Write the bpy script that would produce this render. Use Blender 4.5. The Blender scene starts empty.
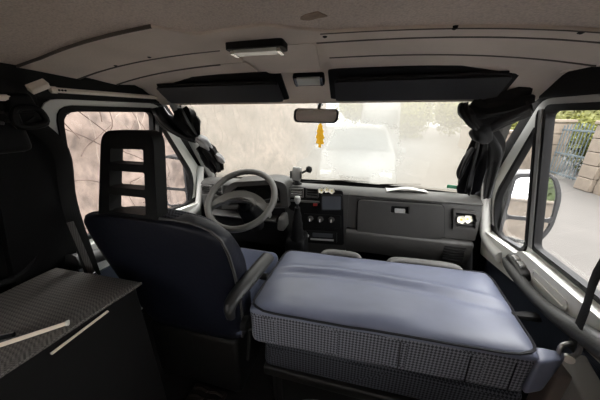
import bpy, bmesh, math, random
from mathutils import Vector, Matrix, noise
from mathutils.geometry import tessellate_polygon

random.seed(7)
scene = bpy.context.scene
COL = scene.collection
PI = math.pi

# ------------------------------------------------------------------ camera
F = 240.0                                    # focal length in pixels of the 600x400 frame
PITCH = math.atan2(85, 240)
YAW = math.radians(14.3)
CAM = Vector((0.22, 0.0, 1.25))
cam = bpy.data.cameras.new('camera')
cam_o = bpy.data.objects.new('camera', cam)
COL.objects.link(cam_o)
cam_o.location = CAM
cam_o.rotation_euler = (PI / 2 - PITCH, 0, YAW)
cam.sensor_fit = 'HORIZONTAL'
cam.sensor_width = 36
cam.lens = 36 * F / 600
cam.clip_start = 0.02
scene.camera = cam_o

# ------------------------------------------------------------------ world, exposure
w = bpy.data.worlds.new('overcast_sky')
scene.world = w
w.use_nodes = True
wn = w.node_tree.nodes
wl = w.node_tree.links
bg = wn['Background']
tc = wn.new('ShaderNodeTexCoord')
sx = wn.new('ShaderNodeSeparateXYZ')
rm = wn.new('ShaderNodeValToRGB')
wl.new(tc.outputs['Generated'], sx.inputs[0])
wl.new(sx.outputs['Z'], rm.inputs[0])
rm.color_ramp.elements[0].position = 0.0
rm.color_ramp.elements[0].color = (0.86, 0.87, 0.88, 1)
rm.color_ramp.elements[1].position = 0.7
rm.color_ramp.elements[1].color = (1.0, 0.99, 0.97, 1)
wl.new(rm.outputs[0], bg.inputs['Color'])
bg.inputs['Strength'].default_value = 1.0
vs = scene.view_settings
vs.view_transform = 'Standard'
vs.look = 'None'
vs.gamma = 1
vs.use_curve_mapping = False
vs.exposure = 3.42
sun = bpy.data.lights.new('hazy_sun', 'SUN')
sun.energy = 0.5
sun.angle = math.radians(25)
sun.color = (1.0, 0.95, 0.88)
sun_o = bpy.data.objects.new('hazy_sun', sun)
COL.objects.link(sun_o)
sun_o.rotation_euler = (math.radians(48), math.radians(12), math.radians(-12))
scene.cycles.max_bounces = 10
scene.cycles.diffuse_bounces = 6
scene.cycles.transparent_max_bounces = 16
scene.cycles.sample_clamp_indirect = 6.0

# pixel -> direction; a point follows from the surface it lies on
_fw = Vector((-math.sin(YAW) * math.cos(PITCH), math.cos(YAW) * math.cos(PITCH), -math.sin(PITCH)))
_rt = Vector((math.cos(YAW), math.sin(YAW), 0))
_up = _rt.cross(_fw)
def ray(x, y): return _fw + _rt * ((x - 300) / F) - _up * ((y - 200) / F)
def at(x, y, X=None, Y=None, Z=None):
    d = ray(x, y)
    t = (X - CAM.x) / d.x if X is not None else (Y - CAM.y) / d.y if Y is not None else (Z - CAM.z) / d.z
    return CAM + d * t
def sidex(z): return 0.95 - 0.2 * (z - 0.75)          # half width of the cab at height z
def on_side(x, y, s):
    d = ray(x, y)
    t = (1.10 - (s * CAM.x + .2 * CAM.z)) / (s * d.x + .2 * d.z)
    return CAM + d * t

# ------------------------------------------------------------------ materials
MATS = {}
def mat(name, col, rough=0.6, metal=0.0, spec=0.5, var=0.0, vscale=8.0, bump=0.0, bscale=60.0,
        pattern=None, pscale=100.0, col2=None, pbump=0.0, coat=0.0, sheen=0.0, rot=(0, 0, 0)):
    m = bpy.data.materials.new(name)
    m.use_nodes = True
    N, L = m.node_tree.nodes, m.node_tree.links
    b = N['Principled BSDF']
    b.inputs['Roughness'].default_value = rough
    b.inputs['Metallic'].default_value = metal
    b.inputs['Specular IOR Level'].default_value = .14 if (max(col) < .03 and not metal and spec == .5) else spec
    b.inputs['Coat Weight'].default_value = coat
    b.inputs['Sheen Weight'].default_value = sheen
    b.inputs['Base Color'].default_value = (*col, 1)
    t = N.new('ShaderNodeTexCoord')
    mp = N.new('ShaderNodeMapping')
    mp.inputs['Rotation'].default_value = rot
    L.new(t.outputs['Object'], mp.inputs[0])
    csock = None
    hs = []
    if pattern:
        if pattern == 'checker':
            p = N.new('ShaderNodeTexChecker'); p.inputs['Scale'].default_value = pscale; o = p.outputs['Fac']
        elif pattern == 'wave':
            p = N.new('ShaderNodeTexWave'); p.inputs['Scale'].default_value = pscale; o = p.outputs['Fac']
        elif pattern == 'voronoi':
            p = N.new('ShaderNodeTexVoronoi'); p.inputs['Scale'].default_value = pscale; o = p.outputs['Distance']
        elif pattern == 'brick':
            p = N.new('ShaderNodeTexBrick'); p.inputs['Scale'].default_value = pscale; o = p.outputs['Fac']
        L.new(mp.outputs[0], p.inputs['Vector'])
        mx = N.new('ShaderNodeMix'); mx.data_type = 'RGBA'
        mx.inputs[6].default_value = (*col, 1); mx.inputs[7].default_value = (*(col2 or col), 1)
        L.new(o, mx.inputs[0])
        csock = mx.outputs[2]
        if pbump: hs.append((o, pbump))
    if var:
        n = N.new('ShaderNodeTexNoise'); n.inputs['Scale'].default_value = vscale; n.inputs['Detail'].default_value = 6
        L.new(mp.outputs[0], n.inputs['Vector'])
        mr = N.new('ShaderNodeMapRange'); mr.inputs[1].default_value = .3; mr.inputs[2].default_value = .7
        mr.inputs[3].default_value = 1 - var; mr.inputs[4].default_value = 1 + var
        L.new(n.outputs['Fac'], mr.inputs[0])
        vm = N.new('ShaderNodeVectorMath'); vm.operation = 'SCALE'
        if csock: L.new(csock, vm.inputs[0])
        else: vm.inputs[0].default_value = col
        L.new(mr.outputs[0], vm.inputs['Scale'])
        csock = vm.outputs[0]
    if csock: L.new(csock, b.inputs['Base Color'])
    if bump:
        n = N.new('ShaderNodeTexNoise'); n.inputs['Scale'].default_value = bscale; n.inputs['Detail'].default_value = 4
        L.new(mp.outputs[0], n.inputs['Vector'])
        hs.append((n.outputs['Fac'], bump))
    prev = None
    for o, st in hs:
        bp = N.new('ShaderNodeBump'); bp.inputs['Strength'].default_value = st; bp.inputs['Distance'].default_value = 0.004
        L.new(o, bp.inputs['Height'])
        if prev: L.new(prev, bp.inputs['Normal'])
        prev = bp.outputs[0]
    if prev: L.new(prev, b.inputs['Normal'])
    MATS[name] = m
    return m

mat('headliner', (.64, .56, .49), .9, var=.10, vscale=5, bump=.35, bscale=160)
mat('headliner_weave', (.70, .60, .52), .9, var=.08, vscale=4, pattern='voronoi', pscale=210, col2=(.50, .42, .37), pbump=.35)
mat('black_trim', (.007, .007, .0072), .55, bump=.2, bscale=200)
mat('dark_trim', (.006, .006, .006), .6, bump=.25, bscale=180, var=.1)
mat('visor_vinyl', (.030, .031, .034), .42, spec=.25, bump=.25, bscale=250)
mat('white_plastic', (.88, .80, .70), .45, var=.05, vscale=20)
mat('body_white', (.62, .625, .59), .35, coat=.3)
mat('door_card', (.82, .82, .78), .5, bump=.2, bscale=220, var=.04)
mat('grey_trim', (.30, .30, .29), .5, bump=.25, bscale=200)
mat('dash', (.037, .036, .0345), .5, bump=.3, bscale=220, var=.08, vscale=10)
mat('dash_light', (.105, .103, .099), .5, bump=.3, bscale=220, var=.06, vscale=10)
mat('dash_black', (.006, .006, .0065), .5)
mat('wheel_grey', (.092, .089, .082), .45, bump=.15, bscale=200, var=.08)
mat('rubber', (.007, .007, .0075), .5)
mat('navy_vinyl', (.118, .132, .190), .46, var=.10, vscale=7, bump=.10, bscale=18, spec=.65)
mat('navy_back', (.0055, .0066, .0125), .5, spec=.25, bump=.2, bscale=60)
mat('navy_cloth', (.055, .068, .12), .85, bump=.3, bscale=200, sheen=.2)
mat('seat_weave', (.032, .033, .043), .8, pattern='checker', pscale=125, col2=(.18, .187, .22), pbump=.4, rot=(0, .785, 0))
mat('seat_weave_dark', (.010, .0105, .014), .8, pattern='checker', pscale=120, col2=(.055, .058, .070), pbump=.4, rot=(0, .785, 0))
mat('ribbed_navy', (.024, .031, .052), .8, pattern='wave', pscale=38, col2=(.050, .064, .095), pbump=.5, rot=(0, PI / 2, 0))
mat('piping', (.018, .018, .022), .5)
mat('piping_light', (.42, .43, .47), .4)
mat('curtain', (.0045, .0045, .005), .65, bump=.2, bscale=120, sheen=.1)
mat('curtain_satin', (.016, .016, .017), .38, spec=.3, bump=.15, bscale=120)
mat('curtain_pale', (.42, .42, .43), .6, bump=.15, bscale=120)
mat('mat_cover', (.040, .036, .033), .75, pattern='checker', pscale=230, col2=(.135, .122, .112), pbump=.3, rot=(.4, .4, .5))
mat('black_board', (.0035, .0033, .0033), .75, var=.2, spec=.2)
mat('floor_rubber', (.005, .0046, .0045), .8, bump=.4, bscale=90, var=.2)
mat('brown_rubber', (.018, .014, .012), .7, bump=.3, bscale=90, var=.2)
mat('wall_dark', (.0065, .0062, .006), .75, bump=.2, bscale=60, var=.2)
mat('mirror', (.85, .86, .87), .03, metal=1)
mat('chrome', (.75, .75, .74), .18, metal=1)
mat('steel', (.45, .44, .43), .35, metal=1, var=.1)
mat('dark_metal', (.008, .0078, .0075), .5, metal=.3, var=.3, vscale=20)
mat('belt', (.009, .009, .009), .7, pattern='wave', pscale=200, col2=(.015, .015, .015))
mat('belt_shine', (.06, .058, .056), .4, pattern='wave', pscale=60, col2=(.12, .115, .11))
mat('lamp_lens', (.62, .64, .60), .25, coat=.5)
mat('screen', (.055, .060, .068), .18)
mat('petal', (.82, .80, .70), .6)
mat('petal_yellow', (.80, .62, .16), .6)
mat('yellow_card', (.92, .62, .08), .6)
def translucent(name, col, k):
    m = MATS[name]; N, L = m.node_tree.nodes, m.node_tree.links
    tl = N.new('ShaderNodeBsdfTranslucent'); tl.inputs[0].default_value = (*col, 1)
    mx = N.new('ShaderNodeMixShader'); mx.inputs[0].default_value = k
    L.new(N['Principled BSDF'].outputs[0], mx.inputs[1]); L.new(tl.outputs[0], mx.inputs[2])
    L.new(mx.outputs[0], N['Material Output'].inputs[0])
translucent('yellow_card', (.95, .72, .14), .6)
mat('card_grey', (.58, .58, .56), .5, bump=.2, bscale=220)
mat('arm_grey', (.016, .016, .016), .42, spec=.35)
mat('pale_wood', (.86, .74, .60), .6, var=.06, vscale=30)
mat('arm_dark', (.030, .030, .029), .5, bump=.2, bscale=200)
mat('mirror_case', (.02, .02, .021), .35)
mat('rear_bounce', (.62, .56, .50), .8, var=.1)  # pale tone so the unseen rear bounces light onto the headliner
mat('red_plastic', (.35, .02, .02), .4)
mat('paper', (.80, .79, .76), .7)
mat('sticker_green', (.10, .50, .30), .5)
mat('bracket_brown', (.11, .09, .082), .6)
mat('asphalt', (.050, .046, .042), .9, var=.10, vscale=1.2, bump=.4, bscale=40)
mat('earth_bank', (.145, .109, .090), .95, var=.42, vscale=7.0, bump=.8, bscale=9)
mat('stone', (.105, .084, .064), .9, var=.18, vscale=4, bump=.5, bscale=14)
mat('pillar_stone', (.12, .098, .076), .9, var=.12, vscale=5, bump=.4, bscale=20)
mat('bark', (.07, .045, .035), .9, var=.2)
mat('bark_pale', (.22, .18, .15), .9, var=.2)
mat('leaf_yellow', (.11, .115, .02), .6, var=.35, vscale=2.5)
mat('leaf_green', (.05, .07, .02), .6, var=.35, vscale=2.5)
mat('gate_paint', (.045, .062, .070), .5)
mat('car_white', (.135, .14, .138), .45, coat=.1)
mat('car_glass', (.035, .050, .052), .25)
mat('tyre', (.02, .02, .02), .8)
mat('verge', (.30, .31, .14), .95, var=.25, vscale=3, bump=.6, bscale=20)

def glass(name, fog=0.0, tint=(1, 1, 1), refl=.05):
    m = bpy.data.materials.new(name); m.use_nodes = True
    N, L = m.node_tree.nodes, m.node_tree.links
    N.remove(N['Principled BSDF'])
    out = N['Material Output']
    tr = N.new('ShaderNodeBsdfTransparent'); tr.inputs[0].default_value = (*tint, 1)
    gl = N.new('ShaderNodeBsdfGlossy'); gl.inputs['Roughness'].default_value = .02
    lw = N.new('ShaderNodeLayerWeight'); lw.inputs[0].default_value = .5
    pw = N.new('ShaderNodeMath'); pw.operation = 'POWER'; pw.inputs[1].default_value = 4
    L.new(lw.outputs['Facing'], pw.inputs[0])
    fr = N.new('ShaderNodeMapRange'); fr.inputs[3].default_value = .02; fr.inputs[4].default_value = .45
    L.new(pw.outputs[0], fr.inputs[0])
    mx = N.new('ShaderNodeMixShader')
    L.new(fr.outputs[0], mx.inputs[0]); L.new(tr.outputs[0], mx.inputs[1]); L.new(gl.outputs[0], mx.inputs[2])
    last = mx.outputs[0]
    if fog:
        # condensation and dried streaks on the pane
        tl = N.new('ShaderNodeBsdfTranslucent'); tl.inputs[0].default_value = (.160, .148, .129, 1)
        t = N.new('ShaderNodeTexCoord')
        n1 = N.new('ShaderNodeTexNoise'); n1.inputs['Scale'].default_value = 2.2; n1.inputs['Detail'].default_value = 3
        L.new(t.outputs['Object'], n1.inputs['Vector'])
        n2 = N.new('ShaderNodeTexNoise'); n2.inputs['Scale'].default_value = 45; n2.inputs['Detail'].default_value = 5
        L.new(t.outputs['Object'], n2.inputs['Vector'])
        m1 = N.new('ShaderNodeMapRange'); m1.inputs[1].default_value = .32; m1.inputs[2].default_value = .68
        m1.inputs[3].default_value = fog - .09; m1.inputs[4].default_value = fog + .09
        L.new(n1.outputs['Fac'], m1.inputs[0])
        m2 = N.new('ShaderNodeMapRange'); m2.inputs[1].default_value = .3; m2.inputs[2].default_value = .7
        m2.inputs[3].default_value = -.02; m2.inputs[4].default_value = .02
        L.new(n2.outputs['Fac'], m2.inputs[0])
        ad = N.new('ShaderNodeMath'); ad.operation = 'ADD'
        L.new(m1.outputs[0], ad.inputs[0]); L.new(m2.outputs[0], ad.inputs[1])
        # heavier white mist over the middle of the pane
        vm = N.new('ShaderNodeVectorMath'); vm.operation = 'SUBTRACT'; vm.inputs[1].default_value = (.22, .02, .24)
        L.new(t.outputs['Object'], vm.inputs[0])
        vk = N.new('ShaderNodeVectorMath'); vk.operation = 'MULTIPLY'; vk.inputs[1].default_value = (1.7, 1.2, 1.5)
        L.new(vm.outputs[0], vk.inputs[0])
        ln = N.new('ShaderNodeVectorMath'); ln.operation = 'LENGTH'; L.new(vk.outputs[0], ln.inputs[0])
        nd = N.new('ShaderNodeMath'); nd.operation = 'MULTIPLY_ADD'; nd.inputs[1].default_value = .55
        L.new(n1.outputs['Fac'], nd.inputs[0]); L.new(ln.outputs['Value'], nd.inputs[2])
        mm = N.new('ShaderNodeMapRange'); mm.interpolation_type = 'SMOOTHSTEP'
        mm.inputs[1].default_value = .35; mm.inputs[2].default_value = 1.15; mm.inputs[3].default_value = 1; mm.inputs[4].default_value = 0
        L.new(nd.outputs[0], mm.inputs[0])
        cm = N.new('ShaderNodeMix'); cm.data_type = 'RGBA'
        cm.inputs[6].default_value = (.160, .148, .129, 1); cm.inputs[7].default_value = (.205, .205, .195, 1)
        L.new(mm.outputs[0], cm.inputs[0]); L.new(cm.outputs[2], tl.inputs[0])
        ad2 = N.new('ShaderNodeMath'); ad2.operation = 'MULTIPLY_ADD'; ad2.inputs[1].default_value = .24; ad2.use_clamp = True
        L.new(mm.outputs[0], ad2.inputs[0]); L.new(ad.outputs[0], ad2.inputs[2])
        ad = ad2
        m3 = N.new('ShaderNodeMixShader')
        L.new(ad.outputs[0], m3.inputs[0]); L.new(last, m3.inputs[1]); L.new(tl.outputs[0], m3.inputs[2])
        last = m3.outputs[0]
    L.new(last, out.inputs[0])
    MATS[name] = m
glass('window_glass')
glass('windscreen_glass', fog=.47, tint=(.97, .98, .97))

# ------------------------------------------------------------------ object helpers
def tag(o, label=None, cat=None, group=None, kind=None):
    if label: o['label'] = label
    if cat: o['category'] = cat
    if group: o['group'] = group
    if kind: o['kind'] = kind
    return o
def thing(name, loc, label, cat, group=None):
    o = bpy.data.objects.new(name, None); COL.objects.link(o)
    o.empty_display_size = .05
    o.location = loc
    return tag(o, label, cat, group)
ROOT = {}
def origin_of(o):
    while o.parent: o = o.parent
    return o.location.copy()
def obj(name, bm, m, parent=None, smooth=40, bev=0.0, seg=2, sub=0):
    """one mesh object from a bmesh in world coordinates"""
    bmesh.ops.recalc_face_normals(bm, faces=bm.faces)
    if parent is not None:
        org = origin_of(parent)
    else:
        xs = [v.co for v in bm.verts]
        lo = [min(v[i] for v in xs) for i in range(3)]; hi = [max(v[i] for v in xs) for i in range(3)]
        org = Vector(((lo[0] + hi[0]) / 2, (lo[1] + hi[1]) / 2, lo[2]))
    bmesh.ops.translate(bm, verts=bm.verts, vec=-org)
    me = bpy.data.meshes.new(name)
    bm.to_mesh(me); bm.free()
    me.materials.append(MATS[m])
    if smooth:
        me.shade_smooth()
        me.set_sharp_from_angle(angle=math.radians(smooth))
    o = bpy.data.objects.new(name, me); COL.objects.link(o)
    if parent is not None: o.parent = parent
    else: o.location = org
    if bev:
        md = o.modifiers.new('bevel', 'BEVEL'); md.width = bev; md.segments = seg; md.limit_method = 'ANGLE'; md.angle_limit = math.radians(40)
        md.harden_normals = False
    if sub:
        md = o.modifiers.new('sub', 'SUBSURF'); md.levels = sub; md.render_levels = sub
    return o
def joined(*bms):
    b = bmesh.new()
    for x in bms:
        me = bpy.data.meshes.new('t'); x.to_mesh(me); x.free(); b.from_mesh(me); bpy.data.meshes.remove(me)
    return b
def box(c, s, r=0.0, seg=3, rot=None, subd=0):
    bm = bmesh.new()
    bmesh.ops.create_cube(bm, size=1)
    bmesh.ops.scale(bm, verts=bm.verts, vec=s)
    if r: bmesh.ops.bevel(bm, geom=bm.edges[:], offset=r, segments=seg, affect='EDGES', profile=.5)
    if subd: bmesh.ops.subdivide_edges(bm, edges=bm.edges[:], cuts=subd, use_grid_fill=True)
    M = Matrix.Translation(c)
    if rot is not None: M = M @ (rot.to_4x4() if len(rot) == 3 and not isinstance(rot, (tuple, list)) else Matrix.Rotation(rot[2], 4, 'Z') @ Matrix.Rotation(rot[1], 4, 'Y') @ Matrix.Rotation(rot[0], 4, 'X'))
    bmesh.ops.transform(bm, matrix=M, verts=bm.verts)
    return bm
def hexa(c8, r=.02, seg=3, n=6, fn=None):
    """rounded block mapped to 8 corners: near-bottom L,R, far-bottom R,L, then the same on top"""
    c8 = [Vector(c) for c in c8]
    lx = (c8[1] - c8[0]).length; ly = (c8[3] - c8[0]).length; lz = (c8[4] - c8[0]).length
    bm = bmesh.new()
    bmesh.ops.create_cube(bm, size=1)
    bmesh.ops.scale(bm, verts=bm.verts, vec=(lx, ly, lz))
    bmesh.ops.bevel(bm, geom=bm.edges[:], offset=r, segments=seg, affect='EDGES', profile=.5)
    long_e = [e for e in bm.edges if e.calc_length() > r * 2.5]
    bmesh.ops.subdivide_edges(bm, edges=long_e, cuts=n, use_grid_fill=True)
    for v in bm.verts:
        u, t, s = v.co.x / lx + .5, v.co.y / ly + .5, v.co.z / lz + .5
        lo = (c8[0] * (1 - u) + c8[1] * u) * (1 - t) + (c8[3] * (1 - u) + c8[2] * u) * t
        hi = (c8[4] * (1 - u) + c8[5] * u) * (1 - t) + (c8[7] * (1 - u) + c8[6] * u) * t
        p = lo * (1 - s) + hi * s
        v.co = fn(p, u, t, s) if fn else p
    return bm
def rp(pts, r, n=4):
    """polygon with rounded corners"""
    out = []
    k = len(pts)
    for i in range(k):
        p = Vector(pts[i]); a = Vector(pts[i - 1]); b = Vector(pts[(i + 1) % k])
        ri = r[i] if isinstance(r, (list, tuple)) else r
        da, db = (a - p), (b - p)
        d = min(ri, da.length * .45, db.length * .45)
        if d < 1e-5: out.append(p); continue
        A = p + da.normalized() * d; B = p + db.normalized() * d
        for j in range(n + 1):
            t = j / n
            out.append(A * (1 - t) ** 2 + p * 2 * t * (1 - t) + B * t * t)
    return out
def plate(outer, holes, fn, t0, t1):
    """a slab with holes: 2D loops mapped by fn(u, v, w)"""
    loops = [[Vector((p[0], p[1], 0)) for p in outer]] + [[Vector((p[0], p[1], 0)) for p in h] for h in holes]
    tris = tessellate_polygon(loops)
    flat = [p for l in loops for p in l]
    bm = bmesh.new()
    A = [bm.verts.new(fn(p.x, p.y, t0)) for p in flat]
    B = [bm.verts.new(fn(p.x, p.y, t1)) for p in flat]
    for a, b, c in tris:
        try: bm.faces.new((A[a], A[b], A[c])); bm.faces.new((B[c], B[b], B[a]))
        except ValueError: pass
    k = 0
    for l in loops:
        n = len(l)
        for i in range(n):
            j = (i + 1) % n
            try: bm.faces.new((A[k + i], A[k + j], B[k + j], B[k + i]))
            except ValueError: pass
        k += n
    return bm
def smooth_path(pts, n=6, closed=False):
    P = [Vector(p) for p in pts]; k = len(P); out = []
    rng = range(k if closed else k - 1)
    for i in rng:
        p0 = P[i - 1] if (closed or i > 0) else P[i]
        p1 = P[i]; p2 = P[(i + 1) % k]
        p3 = P[(i + 2) % k] if (closed or i + 2 < k) else p2
        for j in range(n):
            t = j / n
            out.append(.5 * ((2 * p1) + (p2 - p0) * t + (2 * p0 - 5 * p1 + 4 * p2 - p3) * t * t + (3 * p1 - p0 - 3 * p2 + p3) * t ** 3))
    if not closed: out.append(P[-1])
    return out
def tube(pts, r, n=8, closed=False, flat=None, ripple=None, upv=None, caps=True):
    """sweep a circle (or an ellipse flat=(a, b), or a pleated ring) along a path; r number or list"""
    P = [Vector(p) for p in pts]; k = len(P)
    bm = bmesh.new(); rings = []
    nrm = None
    for i in range(k):
        if closed: T = (P[(i + 1) % k] - P[i - 1])
        else: T = P[min(i + 1, k - 1)] - P[max(i - 1, 0)]
        T.normalize()
        if upv is not None: nrm = (Vector(upv) - T * Vector(upv).dot(T)).normalized()
        elif nrm is None:
            a = Vector((0, 0, 1)) if abs(T.z) < .9 else Vector((0, 1, 0))
            nrm = (a - T * a.dot(T)).normalized()
        else: nrm = (nrm - T * nrm.dot(T)).normalized()
        bn = T.cross(nrm)
        ri = r[i] if isinstance(r, (list, tuple)) else r
        ring = []
        for j in range(n):
            th = 2 * PI * j / n
            q = ri * (ripple(th, i / max(1, k - 1)) if ripple else 1)
            a, b = flat if flat else (1, 1)
            ring.append(bm.verts.new(P[i] + nrm * (math.cos(th) * q * a) + bn * (math.sin(th) * q * b)))
        rings.append(ring)
    for i in range(k if closed else k - 1):
        A, B = rings[i], rings[(i + 1) % k]
        for j in range(n): bm.faces.new((A[j], A[(j + 1) % n], B[(j + 1) % n], B[j]))
    if not closed and caps:
        bm.faces.new(rings[0]); bm.faces.new(rings[-1][::-1])
    return bm
def lathe(prof, c, axis=(0, 0, 1), n=20):
    """prof: (radius, height) along the axis"""
    q = Vector((0, 0, 1)).rotation_difference(Vector(axis).normalized()).to_matrix()
    bm = bmesh.new(); rings = []
    for r, h in prof:
        rings.append([bm.verts.new(Vector(c) + q @ Vector((r * math.cos(2 * PI * j / n), r * math.sin(2 * PI * j / n), h))) for j in range(n)])
    for A, B in zip(rings, rings[1:]):
        for j in range(n): bm.faces.new((A[j], A[(j + 1) % n], B[(j + 1) % n], B[j]))
    bm.faces.new(rings[0][::-1]); bm.faces.new(rings[-1])
    return bm
def grid(fn, nu, nv, thick=None):
    """fn(u, v) in 0..1 -> point; thick: vector of the slab's thickness"""
    bm = bmesh.new()
    V = [[bm.verts.new(fn(i / nu, j / nv)) for j in range(nv + 1)] for i in range(nu + 1)]
    for i in range(nu):
        for j in range(nv): bm.faces.new((V[i][j], V[i + 1][j], V[i + 1][j + 1], V[i][j + 1]))
    if thick is not None:
        ret = bmesh.ops.extrude_face_region(bm, geom=bm.faces[:])
        vv = [g for g in ret['geom'] if isinstance(g, bmesh.types.BMVert)]
        bmesh.ops.translate(bm, verts=vv, vec=thick)
    return bm
def lerp(a, b, t): return a + (b - a) * t
def interp(tab, x):
    if x <= tab[0][0]: return tab[0][1]
    for (a, b), (c, d) in zip(tab, tab[1:]):
        if x <= c: return b + (d - b) * (x - a) / (c - a)
    return tab[-1][1]
def fnside(s):
    return lambda y, z, w_: Vector((s * (sidex(z) + w_), y, z))
def fnface(Y0):                 # a face seen from behind: (x, z) at depth Y0 + w
    return lambda x, z, w_: Vector((x, Y0 + w_, z))

# ================================================================== THE SETTING
# ---- floor
o = obj('floor', box((0, .12, -.03), (2.36, 3.3, .06)), 'floor_rubber'); tag(o, 'black rubber cab floor under the seats', kind='structure')

o = obj('floor_rear_bounce', box((0, -.93, .004), (2.1, 1.1, .008)), 'rear_bounce'); tag(o, 'unseen pale floor added behind the cab to bounce light up', kind='structure')  # out of view, added to bounce daylight up to the ceiling

# ---- ceiling
PROF = [(-1.5, 1.47), (.3, 1.465), (.60, 1.455), (.80, 1.44), (.93, 1.425), (1.0, 1.415), (1.13, 1.315), (1.16, 1.30)]
def zc(x, y):
    z = interp(PROF, y)
    k = min(1, max(0, (1.14 - y) / .25))
    return z - .062 * k * (abs(x) / .83) ** 3
CEIL = obj('ceiling', grid(lambda u, v: Vector((lerp(-.835, .835, u), lerp(-1.5, 1.16, v), zc(lerp(-.835, .835, u), lerp(-1.5, 1.16, v)))), 30, 60, Vector((0, 0, .05))), 'headliner')
tag(CEIL, 'beige grey cloth headliner above the cab', kind='structure')
def roof_panel(name, poly, m, drop=.006, bev=.003):
    """a slab lying against the headliner; poly in (x, y)"""
    bm = plate(poly, [], lambda x, y, w_: Vector((x, y, w_)), 0, 1)
    # refine so that it follows the roof's curve
    for ax, n_ in ((0, 16), (1, 12)):
        lo = min(v.co[ax] for v in bm.verts); hi = max(v.co[ax] for v in bm.verts)
        for i in range(1, n_):
            pl = [0, 0, 0]; pl[ax] = lo + (hi - lo) * i / n_
            no = [0, 0, 0]; no[ax] = 1
            bmesh.ops.bisect_plane(bm, geom=bm.verts[:] + bm.edges[:] + bm.faces[:], plane_co=pl, plane_no=no)
    for v in bm.verts: v.co.z = zc(v.co.x, v.co.y) - (drop if v.co.z > .5 else -.002)
    return obj(name, bm, m, CEIL)
SC = [(-.80, .575), (-.70, .58), (-.27, .545), (-.205, .615), (-.02, .60), (.12, .665), (.45, .675), (.80, .68)]      # edge of the woven panel
roof_panel('rear_panel', [(-.80, -1.45), (.80, -1.45)] + SC[::-1], 'headliner_weave', .010)
roof_panel('roof_console', rp([(.02, -1.4), (.72, -1.4), (.70, .52), (.08, .50), (.02, .44)], .05), 'headliner_weave', .022)
roof_panel('cross_band', SC + [(.80, .722), (.0, .722), (-.80, .735)], 'headliner', .016)
for x0, x1 in ((-.79, -.20), (.09, .79)):
    roof_panel('front_panel', rp([(x0, .732 if x0 > 0 else .745), (x1, .732), (x1, .868), (x0, .875)], .012), 'headliner', .008)
    roof_panel('front_panel', rp([(x0, .884), (x1, .880), (x1, .985), (x0, .985)], .012), 'headliner', .006)
roof_panel('centre_panel', rp([(-.185, .732), (.075, .732), (.045, .99), (-.155, .99)], .02), 'headliner', .014)
mat('joint', (.10, .085, .075), .9)
def joint(pts, w_=.0045, drop=.0175):
    up = [(x, y + w_ / 2) for x, y in pts]; dn = [(x, y - w_ / 2) for x, y in pts[::-1]]
    roof_panel('panel_joint', up + dn, 'joint', drop)
joint(SC[:3], .0035); joint([(.10, .668), (.45, .678), (.80, .683)], .0035)
joint([(-.80, .742), (-.21, .728)]); joint([(.08, .726), (.80, .726)])
joint([(-.79, .880), (-.30, .876)], .005, .010); joint([(.095, .874), (.79, .872)], .005, .010)
for px, py in ((113, 54), (148, 50), (456, 21), (588, 12), (325, 33)):
    # small dark fixing clips along the cross band
    p = at(px, py, Z=1.44)
    obj('clip', lathe([(.007, 0), (.006, -.005), (.002, -.007)], (p.x, p.y, zc(p.x, p.y) - .012), n=10), 'dark_trim', CEIL)
mat('stain', (.30, .22, .165), .9, var=.2, vscale=60)
_p = at(313, 18, Z=1.44)
roof_panel('damp_stain', [(_p.x + (.026 + .006 * math.sin(3 * a)) * math.cos(a), _p.y + (.018 + .006 * math.cos(2 * a + 1)) * math.sin(a)) for a in [2 * PI * k / 18 for k in range(18)]], 'stain', .0128)

# ---- side walls with door openings
DOOR = [(.58, .06), (1.50, .06), (1.53, .84), (1.125, 1.300), (.628, 1.298)]
DOORR = rp(DOOR, [.05, .05, .10, .05, .06])
ADDED_REARWIN = rp([(-1.35, .80), (-.25, .80), (-.25, 1.28), (-1.35, 1.28)], .05)  # unseen openings added behind the cab to let in more daylight
for s, side in ((-1, 'left'), (1, 'right')):
    fn = fnside(s)
    wall = plate([(-1.5, 0), (1.72, 0), (1.72, .76), (1.135, 1.36), (1.0, 1.42), (-1.5, 1.42)], [DOORR] + ([ADDED_REARWIN]), fn, .0, .014)
    WALL = obj('wall_' + side, wall, 'wall_dark')
    tag(WALL, 'dark lined side wall of the cab on the ' + ('driver' if s < 0 else 'passenger') + ' side', kind='structure')
    # dark trim over the door
    tr = plate(rp([(.50, 1.302), (1.135, 1.306), (1.06, 1.395), (.50, 1.405)], .012), [], fn, -.012, .002)
    obj('cant_rail_trim', tr, 'black_trim', WALL, bev=.004)
    # B pillar casing
    bp = plate(rp([(.40, .0), (.61, .0), (.640, .9), (.600, 1.33), (.48, 1.36), (.44, .8)], .02), [], fn, -.03, .0)
    obj('pillar_casing', bp, 'black_trim', WALL, bev=.008)
    for y0 in ((.30, .10) if s < 0 else (.2,)):
        rb = plate(rp([(y0, .0), (y0 + .09, .0), (y0 + .075, 1.35), (y0 + .015, 1.35)], .02), [], fn, -.02, .0)
        obj('wall_rib', rb, 'wall_dark', WALL, bev=.01)
obj('wall_rear', box((0, -1.52, .72), (2.3, .04, 1.5)), 'rear_bounce')['kind'] = 'structure'  # unseen, added to shut out open sky; pale to bounce light forward
bpy.data.objects['wall_rear']['label'] = 'unseen pale partition added behind the cab to block sky and bounce light'
# front bulkhead below the windscreen
o = obj('wall_front', box((0, 1.76, .38), (2.24, .04, .80)), 'dash_black'); tag(o, 'black bulkhead under the dashboard', kind='structure')

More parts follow.
